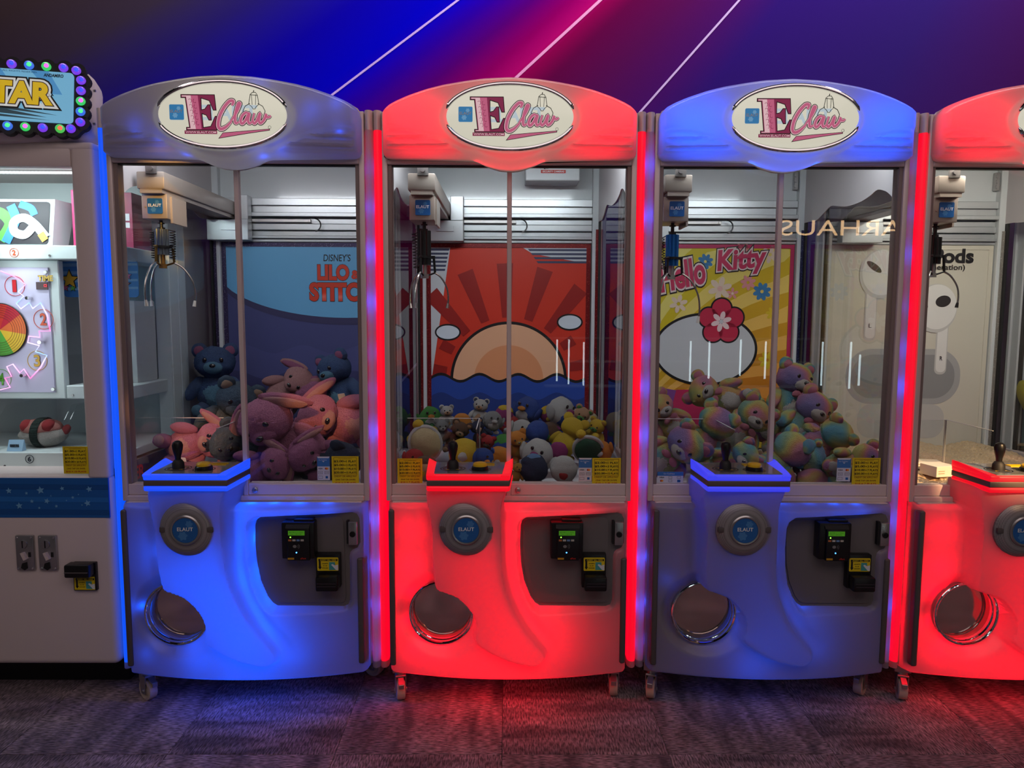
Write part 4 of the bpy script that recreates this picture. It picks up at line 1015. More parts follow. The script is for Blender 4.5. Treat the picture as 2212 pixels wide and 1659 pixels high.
FRONT_BLUE1 = [(-.16, .45, .42), (-.21, .50, .25), (-.08, .55, .35), (-.10, .35, .40), (-.04, .46, .40), (.02, .59, .45), (.027, .685, .35), (.10, .687, .32), (.18, .687, .30), (.27, .688, .16), (.005, .465, .40), (.035, .37, .40), (.08, .30, .40), (-.02, .27, .35),
               (-.143, .195, .30), (-.03, .165, .30), (.07, .18, .28), (.155, .21, .20), (-.275, .55, .10), (-.345, .36, .10), (-.315, .205, .06), (.05, .24, .3)]
FRONT_BLUE3 = [(-.335, .452, .025), (-.384, .34, .05), (-.074, .172, .22), (.135, .234, .12), (.03, .675, .12), (.12, .684, .08), (.20, .688, .16), (.27, .690, .14), (.06, .40, .14), (.10, .335, .14), (.03, .55, .10), (-.05, .30, .14), (-.10, .45, .10), (-.02, .2, .1)]
CAST = [(-.375, .075, .35), (.372, .11, -.5), (-.37, .72, .2), (.37, .72, 1.2)]

def cfg(**k): return k
M1 = cfg(led=LED_BLUE, band=band_blue, cols=('blue', 'tube'), head=HEAD_BLUE1, front=FRONT_BLUE1, glitter=gl_purple, hy=-.044, hk=.24, fy=-.02, fk=.62, in_p=2.5, in_c=(0.92, .94, 1.0), beam=-.315,
         claw=(-.318, .17, 1.624, pm('housing_slate', S(96, 104, 112), .35, .6), .030, .085, .145, .062, tipclear, chrome_prong, R(20), coil_m, True),
         price=(.323, .799, .088, .096), card=(.252, .807, .041, .078), casters=[(-.368, .040, .95), (.372, .20, 1.15), (-.37, .72, .2), (.37, .72, 1.2)])
M2 = cfg(led=LED_RED, band=band_red, cols=('red', 'red'), head=[], harea=HEAD_AREA, front=FULL_RED, fk=.72, glitter=gl_red, in_p=3.3, beam=-.290,
         claw=(-.290, .17, 1.624, black, .030, .115, .118, .046, chrome_prong, chrome_prong, R(15), coil_m),
         price=(.322, .797, .094, .092), card=(.252, .804, .043, .078), casters=[(-.368, .035, .22), (.366, .06, -.15), (-.37, .72, .2), (.37, .72, 1.2)])
M3 = cfg(led=LED_BLUE, band=band_violet, cols=('tube', 'tube'), head=[], harea=HEAD_AREA_BLUE, front=FRONT_BLUE3, glitter=gl_blue, hy=-.035, hk=.34, fy=-.02, fk=.48, in_p=2.2, beam=-.303,
         claw=(-.305, .17, 1.624, pm('housing_blue', S(30, 100, 170), .3, .6), .040, .105, .165, .062, tipclear, chrome_prong, R(-5), coil_m),
         price=(.318, .799, .092, .094), card=(.244, .806, .045, .078), casters=[(-.368, .04, -.30), (.366, .07, -.75), (-.37, .72, .2), (.37, .72, 1.2)])
M4 = cfg(led=LED_RED, band=band_red, cols=('red', 'red'), head=[], harea=HEAD_AREA, front=FULL_RED, fk=.72, glitter=gl_silver, in_p=5.5, in_c=(1.0, .95, .82), beam=-.262,
         claw=(-.268, .17, 1.624, black, .045, .090, .12, .050, black, chrome_prong, R(-10), coil_m),
         price=(.322, .797, .094, .092), card=(.252, .804, .043, .078), casters=[(-.368, .04, -.3), (.366, .07, .05), (-.37, .72, .2)])
M5 = dict(M3); M5.update(beam=-.30, casters=[(-.375, .06, .3)], in_p=1.5, head=[], harea=[], front=[], cols=('blue', 'blue'))
m1 = claw_machine(-.8615, -.005, .008, 'claw machine with blue lights and a deep blue backdrop, beside the marquee game', M1); poster_blue(m1)
m2 = claw_machine(-.002, 0, 0, 'red lit claw machine in the middle with a red backdrop and small toys', M2); poster_red(m2)
m3 = claw_machine(.8585, 0, -.010, 'claw machine with a glowing blue header and rainbow fur toys', M3); poster_yellow(m3)
m4 = claw_machine(1.72, -.003, .002, 'red lit claw machine cut off at the right edge, with a white backdrop', M4); poster_white(m4)
m5 = claw_machine(2.58, 0, 0, 'claw machine past the right edge, glimpsed through the side glass of its neighbour', M5)
poster(m5, 'm5', ink('teal_poster', (60, 110, 130)), gl_blue)
# extra stickers
price_sticker(m2, -.326, .0180, .795, .082, .086, CLAW_PRICES, FOOT)
card_sticker(m3, -.325, .0180, .776, .086, .038, True)
# security camera box at the ceiling of the red machine
cb = mk('camera_box', 'cambox', lambda bm: [bbox(bm, .065, .286, .66, .79, 1.853, 1.925, .003, 1)], white_in, m2)
mk('warning_sticker', 'camst', lambda bm: bbox(bm, .128, .228, .6585, .6605, 1.882, 1.925), paper_white, cb)
mk('sticker_band', 'camsb', lambda bm: bbox(bm, .128, .228, .658, .6595, 1.882, 1.895), ink_red, cb)
text('SECURITY CAMERAS', .088, .007, ink_white, cb, (.178, .6575, 1.8885), .02)
text('24 HOUR', .045, .009, ink_black, cb, (.196, .658, 1.917), .03); text('VIDEO SURVEILLANCE', .062, .006, ink_red, cb, (.192, .658, 1.9045), .015)
mk('camera_icon', 'camic', lambda bm: [bbox(bm, .134, .156, .6575, .659, 1.910, 1.919), bbox(bm, .140, .146, .6575, .659, 1.898, 1.911), bbox(bm, .147, .158, .6575, .659, 1.900, 1.906)], ink_black, cb)
for mm in (m1, m3, m4):
    mk('hinge_block', 'hinge', lambda bm: [bbox(bm, .332, .350, .77, .79, 1.84, 1.915, .002, 1)] + [lathe(bm, [(0, .765), (.008, .765), (.008, .771), (0, .771)], (.338, 0, 1.855 + .022 * k), 'y', 12) for k in range(3)], steel, mm)

# ------------------------------------------------------------------ the marquee prize game on the left
star_white = pm('game_cabinet_white', S(222, 206, 202), .45)
lit_white = pm('game_interior_white', S(214, 226, 226), .4)
sr = empty('prize_game_machine', (-1.74, 0, 0))
tag(sr, 'white prize game machine with a bulb-framed marquee, at the left edge', 'arcade game')
OFF = (1.74, 0, 0)
def sp(name, key, fn, mat, parent=sr, **k): return mk(name, 'st_' + key, fn, mat, parent, OFF if parent is sr else (0, 0, 0), **k)
sp('lower_cabinet', 'low', lambda bm: bbox(bm, -2.17, -1.306, .0, .62, .135, .785, .022, 4), star_white)
sp('plinth', 'plinth', lambda bm: bbox(bm, -2.12, -1.36, .16, .60, .0, .14), soft_black)
sp('window_post', 'fr1', lambda bm: bbox(bm, -1.381, -1.308, .0, .055, .77, 1.83, .012, 3), star_white)
sp('window_rail', 'fr2', lambda bm: bbox(bm, -2.10, -1.380, .001, .055, 1.768, 1.829, .004, 2), star_white)
sp('window_post', 'fr3', lambda bm: bbox(bm, -2.17, -2.10, .0, .055, .77, 1.83, .012, 3), star_white)
sp('roof', 'roof', lambda bm: bbox(bm, -2.17, -1.308, .0, .62, 1.815, 1.845, .012, 3), star_white)
sp('back_wall', 'back', lambda bm: bbox(bm, -2.17, -1.31, .56, .62, .78, 1.82), lit_white)
sp('rear_side_panel', 'rsp', lambda bm: bbox(bm, -1.334, -1.312, .56, .90, .0, 1.84, .003, 1), pm('side_grey', S(150, 146, 146), .4))
sp('corner_post', 'rpost', lambda bm: bbox(bm, -1.372, -1.312, .485, .56, .78, 1.82, .004, 1), lit_white)
sp('front_glass', 'glass', lambda bm: pane(bm, -2.10, -1.381, .020, .024, .775, 1.77, '+y'), glass)
sp('side_glass', 'sglass', lambda bm: pane(bm, -1.316, -1.312, .055, .485, .80, 1.80, '-x'), glass)
sp('led_tube', 'ledt', lambda bm: [bbox(bm, -2.08 + k * .012, -2.08 + k * .012 + .009, .056, .062, 1.757, 1.764) for k in range(58)], emit('led_cool', (.8, .97, 1, 1), 3))['kind'] = 'stuff'
area_light('game_light', (-1.72, .09, 1.755), .72, .04, 3.4, (.82, .97, 1.0), (-1.72, .40, 1.2))
area_light('game_light', (-1.72, .06, 1.30), .04, .72, .6, (.82, .97, 1.0), (-1.6, .40, 1.2))
# shelf and boards
def shf(bm):
    bbox(bm, -2.10, -1.338, .20, .56, 1.495, 1.543, .003, 1)
sp('upper_shelf', 'shelf', shf, lit_white)
for xx in (-1.585, -1.385): sp('shelf_screw', 'scr%g' % xx, lambda bm: lathe(bm, [(0, .196), (.004, .196), (.004, .201), (0, .201)], (xx, 0, 1.508), 'y', 10), steel)
def numdisc(x, y, z, s, r, c):
    m_ = ink('num_' + s, c)
    sp('number_ring', 'nr%s%g' % (s, z), lambda bm: tube(bm, [(p[0], y, p[1]) for p in ellipse(x, z, r, r, 28)], .0011, 5, closed=True), m_)
    text(s, r * .85, r * 1.25, m_, sr, (x + 1.74, y - .001, z), .04)
numdisc(-1.707, .199, 1.517, '2', .015, (190, 80, 40))
wp = sp('wheel_board', 'wb', lambda bm: [bbox(bm, -2.0, -1.572, .222, .25, 1.008, 1.494, .003, 1)], lit_white)
sp('wheel_panel', 'wpn', lambda bm: bbox(bm, -1.97, -1.606, .216, .223, 1.032, 1.468), ink('lilac_panel', (204, 198, 226)))
SEG = [((206, 60, 50), 70, 140), ((190, 40, 60), 36, 70), ((222, 110, 60), -10, 36), ((226, 186, 60), -62, -10), ((90, 170, 70), -110, -62), ((60, 120, 180), -180, -110), ((150, 80, 170), 140, 180)]
for k, (c, a0, a1) in enumerate(SEG):
    sp('wheel_sector', 'sec%d' % k, lambda bm: prism(bm, [(-1.778, 1.252)] + ellipse(-1.778, 1.252, .090, .090, 14, R(a0), R(a1), True), 'y', .206, .214), ink('sector_%d' % k, c))
sp('wheel_rim', 'wrim', lambda bm: tube(bm, [(p[0], .210, p[1]) for p in ellipse(-1.778, 1.252, .091, .091, 48)], .0028, 6, closed=True), ink_black)
sp('wheel_groove', 'wgr', lambda bm: [tube(bm, [(p[0], .2055, p[1]) for p in ellipse(-1.778, 1.252, r_, r_, 48)], .0006, 4, closed=True) for r_ in (.045, .053, .061, .069, .077, .085)], ink('groove', (120, 60, 50)))
for s, x, z, c in (('1', -1.723, 1.404, (206, 40, 50)), ('2', -1.630, 1.289, (220, 84, 44)), ('3', -1.660, 1.144, (220, 170, 60)), ('4', -1.79, 1.079, (90, 160, 60))):
    m_ = ink('wheelnum_' + s, c)
    sp('number_ring', 'wnr' + s, lambda bm: tube(bm, [(p[0], .215, p[1]) for p in ellipse(x, z, .034, .034, 32)], .0010, 4, closed=True), m_)
    text(s, .022 if s != '1' else .013, .042, m_, sr, (x + 1.74, .2135, z), .02, outline=[(ink_black, .012)])
text('TIME', .052, .020, ink('gold_text', (206, 170, 70)), sr, (-1.614 + 1.74, .2135, 1.431), .04, outline=[(ink_black, .02)])
sp('timer_window', 'timer', lambda bm: bbox(bm, -1.647, -1.607, .212, .217, 1.392, 1.418), ink('timer_dark', (70, 44, 48)))
sp('timer_digit', 'timd', lambda bm: tube(bm, [(-1.618, .2105, 1.402), (-1.610, .2105, 1.402), (-1.610, .2105, 1.409), (-1.618, .2105, 1.409)], .0008, 4, closed=True), emit('digit_red', (1, .03, .05, 1), 3))
ZIG = [(-1.764, 1.455), (-1.747, 1.448), (-1.718, 1.436), (-1.681, 1.409), (-1.708, 1.384), (-1.69, 1.369), (-1.717, 1.343), (-1.702, 1.325), (-1.672, 1.346), (-1.661, 1.326), (-1.633, 1.346), (-1.613, 1.305), (-1.605, 1.248), (-1.644, 1.248), (-1.642, 1.226), (-1.681, 1.23), (-1.686, 1.208), (-1.646, 1.197), (-1.661, 1.176), (-1.622, 1.163), (-1.646, 1.121), (-1.685, 1.081), (-1.705, 1.115), (-1.72, 1.101), (-1.742, 1.132), (-1.764, 1.123), (-1.75, 1.088), (-1.773, 1.083), (-1.757, 1.05), (-1.794, 1.041)]
neon = pm('neon_wire', (.2, .2, .2, 1), .4, em=(1.0, .35, .8, 1), es=1.3)
n_, l_ = nt(neon); tc = n_.new('ShaderNodeTexCoord'); sx = n_.new('ShaderNodeSeparateXYZ'); l_.new(tc.outputs['Object'], sx.inputs[0])
mr = n_.new('ShaderNodeMath'); mr.operation = 'PINGPONG'; mr.inputs[1].default_value = .09; l_.new(sx.outputs['Z'], mr.inputs[0])
m2_ = n_.new('ShaderNodeMath'); m2_.operation = 'MULTIPLY'; m2_.inputs[1].default_value = 11; l_.new(mr.outputs[0], m2_.inputs[0])
cr = n_.new('ShaderNodeValToRGB'); e = cr.color_ramp.elements; e[0].color = (1, .12, .5, 1); e[1].color = (.2, .55, 1, 1); e.new(.35).color = (1, .45, .85, 1); e.new(.7).color = (.9, .75, 1, 1)
l_.new(m2_.outputs[0], cr.inputs[0]); l_.new(cr.outputs[0], n_['Principled BSDF'].inputs['Emission Color'])
sp('neon_outline', 'zig', lambda bm: tube(bm, [(x, .209, z) for x, z in ZIG], .0022, 6), neon)
for k, (x, z) in enumerate(((-1.668, 1.362), (-1.634, 1.209), (-1.703, 1.093))):
    sp('peg', 'peg%d' % k, lambda bm: lathe(bm, [(0, .190), (.006, .190), (.007, .198), (.005, .216), (0, .216)], (x, 0, z), 'y', 14), chrome)
for k, (x, z) in enumerate(((-1.612, 1.452), (-1.609, 1.043))):
    sp('board_screw', 'bsc%d' % k, lambda bm: lathe(bm, [(0, .210), (.006, .210), (.007, .217), (0, .217)], (x, 0, z), 'y', 12), steel)
bn = sp('banner', 'ban', lambda bm: prism(bm, rrect(-1.605, -1.336, 1.368, 1.502, .014, 4), 'y', .298, .302), ink('banner_blue', (60, 140, 216)))
for k in range(4):
    sp('banner_stripe', 'bst%d' % k, lambda bm: flat(bm, [(-1.604, 1.392 + k * .028), (-1.337, 1.398 + k * .028), (-1.337, 1.406 + k * .028), (-1.604, 1.404 + k * .028)], .2972), ink('banner_pale', (130, 190, 232)))
for k, (x, z, r_, c) in enumerate(((-1.580, 1.430, .032, (240, 190, 50)), (-1.597, 1.402, .013, (230, 110, 150)), (-1.570, 1.400, .011, (110, 200, 90)), (-1.398, 1.408, .034, (226, 70, 100)), (-1.372, 1.445, .014, (226, 110, 150)))):
    sp('banner_star', 'bstar%d' % k, lambda bm: [prism(bm, star(x, z, r_ * 1.2), 'y', .2955, .2970)], ink_black)
    sp('banner_star', 'bstarf%d' % k, lambda bm: [prism(bm, star(x, z, r_), 'y', .2940, .2955)], ink('star_%d' % k, c))
text('SUPER', .13, .055, ink('banner_red', (206, 40, 60)), sr, (-1.47 + 1.74, .2945, 1.455), .06, outline=[(ink_black, .07), (ink_white, .03)])
sp('side_shelf', 'rsh', lambda bm: bbox(bm, -1.568, -1.334, .22, .56, 1.008, 1.056, .003, 1), lit_white)
for xx in (-1.545, -1.375): sp('shelf_screw', 'scr2%g' % xx, lambda bm: lathe(bm, [(0, .216), (.004, .216), (.004, .221), (0, .221)], (xx, 0, 1.022), 'y', 10), steel)
sp('prize_tray', 'tray', lambda bm: [bbox(bm, -2.10, -1.335, .14, .56, .80, .832, .003, 1), bbox(bm, -2.10, -1.335, .134, .142, .775, .832, .002, 1)], lit_white)
numdisc(-1.652, .131, .810, '6', .014, (20, 30, 50))
sp('tray_hole', 'thole', lambda bm: lathe(bm, [(0, .1325), (.004, .1325), (.004, .135), (0, .135)], (-1.74, 0, .785), 'y', 12), ink_black)
for k, x in enumerate((-1.795, -1.565, -1.545)):
    sp('tray_divider', 'tdv%d' % k, lambda bm: prism(bm, [(.16, .832), (.52, .832), (.52, .985), (.24, .985), (.16, .905)], 'x', x, x + .003), acrylic)
for k, (x, y0) in enumerate(((-1.59, .26), (-1.385, .26))):
    sp('box_stop', 'bstop%d' % k, lambda bm: [bbox(bm, x, x + .004, y0, y0 + .12, 1.056, 1.16), bbox(bm, x - .03, x + .004, y0, y0 + .004, 1.056, 1.14)], acrylic)
price = price_sticker(sr, -1.4135 + 1.74, -.001, .834, .081, .090, [('$1.00', '1 PLAY'), ('$5.00', '5 PLAYS'), ('$10.00', '10 PLAYS'), ('$20.00', '20 PLAYS')], [('CREDIT OR APPLE PAY', .84), ('ONE TAP OR SWIPE', .74), ('$10 = 10 PLAYS', .8)])
# lower front: star band, coin slots, bill slot
sp('star_band', 'band', lambda bm: bbox(bm, -2.15, -1.312, -.0015, .004, .642, .774), ink('band_blue', (24, 96, 170)))
for k in range(3): sp('band_stripe', 'bds%d' % k, lambda bm: flat(bm, [(-2.15, .655 + k * .042), (-1.313, .652 + k * .042), (-1.313, .668 + k * .042), (-2.15, .675 + k * .042)], -.0022), ink('band_blue_%d' % (k % 2), (34, 112, 190) if k % 2 else (18, 82, 150)))
rs = random.Random(5)
for k, (x, z, r_) in enumerate(((-1.636, .732, .011), (-1.533, .734, .014), (-1.462, .740, .008), (-1.374, .738, .011), (-1.579, .724, .006), (-1.429, .710, .006), (-1.514, .698, .010), (-1.563, .697, .007), (-1.484, .681, .006), (-1.605, .682, .012), (-1.382, .691, .012), (-1.41, .72, .003), (-1.50, .715, .003), (-1.45, .70, .003), (-1.40, .685, .003), (-1.54, .675, .005))):
    sp('band_star', 'bdst%d' % k, lambda bm: flat(bm, star(x, z, r_, rot=90 + rs.uniform(-20, 20)), -.0028), ink('band_star', (112, 172, 216)))
for k, x in enumerate((-1.592, -1.518)):
    cm_ = sp('coin_slot', 'coin%d' % k, lambda bm: bbox(bm, x - .030, x + .030, -.010, .002, .466, .584, .004, 2), steel)
    mk('slot_ring', 'st_cring%d' % k, lambda bm: lathe(bm, [(.015, -.010), (.014, -.013), (.003, -.0135), (0, -.0135)], (x - .004, 0, .555), 'y', 20), steel, cm_)
    mk('slot', 'st_cslot%d' % k, lambda bm: bbox(bm, x - .0055, x - .0025, -.0145, -.012, .543, .567), ink_black, cm_)
    mk('return_lever', 'st_clev%d' % k, lambda bm: [prism(bm, [(x - .008, .528), (x + .001, .530), (x + .012, .508), (x + .002, .503)], 'y', -.022, -.010)], frame_m, cm_)
    mk('return_cup', 'st_ccup%d' % k, lambda bm: [prism(bm, [(x - .014, .475), (x - .010, .490), (x + .006, .495), (x + .008, .474), (x - .002, .467)], 'y', -.012, -.0095), bbox(bm, x + .012, x + .020, -.0115, -.009, .512, .528)], soft_black, cm_)
    for a in (-.023, .023):
        for b in (.473, .577): mk('screw', 'st_cscr', lambda bm: lathe(bm, [(0, -.0125), (.003, -.012), (.0035, -.010), (0, -.010)], (0, 0, 0), 'y', 8), chrome, cm_, (x + a, 0, b))
ba2 = sp('bill_acceptor', 'bill', lambda bm: [bbox(bm, -1.437, -1.361, -.012, .002, .398, .494, .002, 1), bbox(bm, -1.447, -1.365, -.045, -.005, .452, .496, .006, 2)], black)
lab = mk('bill_label', 'st_bl', lambda bm: bbox(bm, -1.433, -1.366, -.0130, -.011, .402, .446), paper_yellow, ba2)
bill_art(ba2, (-1.433 - .243, -.0132 + .0634, .402 - .487))
sp('slot_lip', 'billlip', lambda bm: bbox(bm, -1.443, -1.369, -.049, -.043, .470, .473), bumper_m)

# marquee
mq = empty('marquee', (-1.722 + 1.74, -.075, 1.972), (-.20, 0, .225), sr)
MW, MH = .405, .113
def plate(bm):
    P = []
    n1 = 17
    base = rrect(-MW, MW, -MH, MH, .035, 5)
    prism(bm, base, 'y', -.006, .012)
BULBS = []
for k in range(15): BULBS.append((.345 - k * .0475 - .004, MH - .014)); BULBS.append((.345 - k * .0475 - .010, -MH + .014))
for k in range(5): BULBS.append((MW - .014, .062 - k * .034)); BULBS.append((-MW + .014, .062 - k * .034))
BULBS += [(MW - .028, MH - .020), (MW - .040, -MH + .016)]
mk('bulb_plate', 'mq_plate', lambda bm: (plate(bm), [lathe(bm, [(0, -.0062), (.023, -.0062), (.023, .012), (0, .012)], (x * 1.008, 0, z * 1.03), 'y', 16) for x, z in BULBS]), soft_black, mq)
def shellbox(bm):
    bbox(bm, -MW + .004, MW + .012, .010, .150, -MH - .012, MH + .006, .045, 5)
mk('marquee_case', 'mq_case', shellbox, star_white, mq)
for z in (.05, -.06): mk('marquee_bolt', 'mq_bolt', lambda bm: lathe(bm, [(0, 0), (.004, 0), (.004, .006), (0, .006)], (MW + .010, .03, 0), 'x', 10), steel, mq, (0, 0, z))
pf = mk('marquee_face', 'mq_face', lambda bm: prism(bm, rrect(-MW + .035, MW - .034, -MH + .032, MH - .030, .012, 4), 'y', -.010, -.004), pm('marquee_face', S(70, 130, 170), .3, em=S(118, 188, 222), es=.62), mq)
for k, q in enumerate(([(.02, .083), (.09, .083), (.17, -.02), (.12, -.02)], [(.13, .083), (.17, .083), (.22, .0), (.19, .0)], [(.25, .083), (.30, .083), (.34, .01), (.31, .01)], [(-.3, .083), (-.2, .083), (-.1, -.02), (-.16, -.02)])):
    mk('light_ray', 'mq_ray%d' % k, lambda bm: flat(bm, q, -.0104), pm('marquee_ray', S(40, 100, 150), .3, em=S(70, 150, 206), es=.6), mq)
for k, q in enumerate(([(-.1, -.045), (.15, -.040), (.30, -.066)], [(-.1, -.060), (.12, -.058), (.31, -.075)], [(.05, -.036), (.20, -.038), (.33, -.058)])):
    mk('dark_streak', 'mq_str%d' % k, lambda bm: flat(bm, q, -.0106), pm('marquee_streak', S(20, 40, 50), .4, em=S(40, 70, 82), es=.5), mq)
text('STAR', .205, .075, pm('title_yellow', S(150, 120, 10), .4, em=S(236, 196, 20), es=.55), mq, (.213, -.0112, .008), .05, outline=[(ink_black, .155), (pm('title_white', S(150, 150, 150), .4, em=S(220, 220, 215), es=.6), .10), (pm('title_plum', S(80, 20, 40), .4), .03)])
text('ANDAMIRO', .055, .011, ink_black, mq, (.315, -.0112, .070), .04, .1)
text('ANDAMIRO CO., LTD. ALL RIGHTS RESERVED.', .19, .006, ink('fine_blue', (20, 60, 110)), mq, (.175, -.0112, .076))
BC = [((.25, .05, 1), (.02, .05, 1)), ((1, .45, .05), (.9, .1, .8)), ((.05, .8, .15), (.9, .1, .8)), ((.1, .8, .1), (.95, .7, .05)), ((.8, .05, .9), (.05, .9, .3)), ((.05, .2, 1), (.05, .8, .2)), ((.1, .7, .1), (1, .1, .05)), ((.7, .05, .9), (.1, .05, 1))]
for k, (x, z) in enumerate(BULBS):
    a, b = BC[(k * 5 + k // 3) % len(BC)]
    if k == 1: a, b = BC[6]
    bl = mk('bulb', 'mq_bulb', lambda bm: lathe(bm, [(.0135, -.004), (.0130, -.012), (.0095, -.018), (.004, -.021), (0, -.0215)], (0, 0, 0), 'y', 20), pm('bulb_%d' % (k % 8 + (8 if k == 1 else 0)), (.1, .1, .1, 1), .1, em=(*a, 1), es=.75, coat=.6), mq, (x, 0, z))
    mk('bulb_core', 'mq_core', lambda bm: lathe(bm, [(.0075, -.0175), (.006, -.0205), (.002, -.0225), (0, -.0226)], (.0025, 0, -.0015), 'y', 14), pm('bulbcore_%d' % (k % 8 + (8 if k == 1 else 0)), (.1, .1, .1, 1), .2, em=(*b, 1), es=1.6), mq, (x, 0, z))
sp('marquee_foot', 'mqfoot', lambda bm: [bbox(bm, -2.05, -1.40, .03, .2, 1.84, 1.87)], star_white)
sp('red_stripe', 'mqred', lambda bm: [prism(bm, [(-1.51, 1.846), (-1.455, 1.846), (-1.475, 1.862), (-1.53, 1.862)], 'y', .026, .031)], ink('stripe_red', (180, 50, 50)))

sp('side_band', 'sband', lambda bm: bbox(bm, -1.3070, -1.3045, .03, .60, .70, .800), ink('band_navy', (22, 40, 84)))
text('SUPER', .18, .05, ink('banner_red', (206, 40, 60)), sr, (-1.3040 + 1.74, .13, .755), .03, rot=(0, 0, PI / 2))
# things shown inside the prize game
sb = empty('swirl_print_box', (-1.70, .30, 1.543)); tag(sb, 'white box with a colourful swirl print on the upper shelf of the prize game', 'box')
mk('carton', 'sw_box', lambda bm: [prism(bm, [(.0, .0), (.09, .0), (.15, .166), (.03, .166)], 'x', -.16, .10)], lit_white, sb, (0, -.06, 0))
fm = Matrix.Rotation(0, 4, 'X')
face = mk('printed_face', 'sw_face', lambda bm: prism(bm, rrect(-.15, .085, .008, .158, .01, 3), 'y', -.002, .001), ink('swirl_dark', (44, 40, 46)), sb, (0, -.061, 0), (-.17, 0, 0))
def ribbon(key, c0, c1, pts, w, mat, layer):
    def f(bm):
        P = [Vector(p) for p in catmull(pts, 6, False)]
        for i in range(len(P) - 1):
            t0 = (P[i + 1] - P[max(i - 1, 0)]).normalized(); t1 = (P[min(i + 2, len(P) - 1)] - P[i]).normalized()
            a = Vector((-t0.y, t0.x)) * w; b = Vector((-t1.y, t1.x)) * w
            flat(bm, [P[i] + a, P[i + 1] + b, P[i + 1] - b, P[i] - a])
    mk('swirl', 'sw_' + key, f, mat, face, (0, -.003 - .0005 * layer, 0), smooth=False)
ribbon('a', 0, 0, [(-.08, .02), (-.05, .08), (-.09, .12), (-.13, .10)], .018, ink('swirl_green', (90, 200, 70)), 1)
ribbon('b', 0, 0, [(-.06, .012), (-.04, .06), (-.03, .10), (-.05, .145)], .016, ink('swirl_blue', (60, 140, 230)), 2)
ribbon('c', 0, 0, [(.08, .03), (.04, .075), (.0, .10), (-.035, .085), (-.03, .05), (.005, .04), (.03, .065)], .015, ink('swirl_pale', (206, 226, 236)), 3)
ribbon('d', 0, 0, [(-.02, .15), (.02, .135), (.035, .11)], .013, ink('swirl_blue', (60, 140, 230)), 1)
ribbon('e', 0, 0, [(.06, .045), (.078, .02)], .012, ink('swirl_gold', (230, 190, 80)), 4)
pink_m = ink('box_pink', (226, 70, 130))
for k, (x, w_, y, dz, lab_) in enumerate(((-1.50, .135, .36, .205, 'pink product box on the upper shelf of the prize game, left of the thin one'), (-1.385, .045, .38, .20, 'thin dark pink box at the right end of the upper prize game shelf'))):
    bx_ = mk('product_box', 'pbox%d' % k, lambda bm: bbox(bm, -w_ / 2, w_ / 2, -.05, .09, 0, dz, .001, 1), pink_m if k == 0 else ink('box_plum', (150, 40, 80)), None, (x, y, 1.5435)); tag(bx_, lab_, 'box', 'pink boxes in the prize game')
    mk('box_mark', 'pboxm%d' % k, lambda bm: [flat(bm, [(-.012, .10), (.012, .10), (.012, .125), (-.012, .125)], -.0506), flat(bm, [(-.012, .075), (.012, .075), (.012, .094), (-.012, .094)], -.0506)], ink_white, bx_)
nb = mk('paper_notice', 'notice', lambda bm: bbox(bm, -.06, .06, -.001, .001, -.07, .07), ink('paper_grey', (190, 198, 200)), None, (-1.60, .553, 1.70)); tag(nb, 'paper notice taped to the back wall of the prize game', 'notice')
text('Max', .03, .014, ink_black, nb, (.01, -.002, .0)); text('Voice', .042, .014, ink_black, nb, (.012, -.002, -.028))
wbx = mk('tall_white_box', 'wtall', lambda bm: bbox(bm, -.035, .075, -.05, .10, 0, .30, .001, 1), ink('box_white', (200, 206, 206)), None, (-1.44, .37, 1.0565)); tag(wbx, 'tall white product box with fine print on the side shelf of the prize game', 'box')
for k in range(5): mk('fine_print', 'wfp%d' % k, lambda bm: flat(bm, [(.028, .24 - k * .05), (.036, .24 - k * .05), (.036, .262 - k * .05), (.028, .262 - k * .05)], -.0505), ink('print_grey', (90, 90, 96)), wbx)

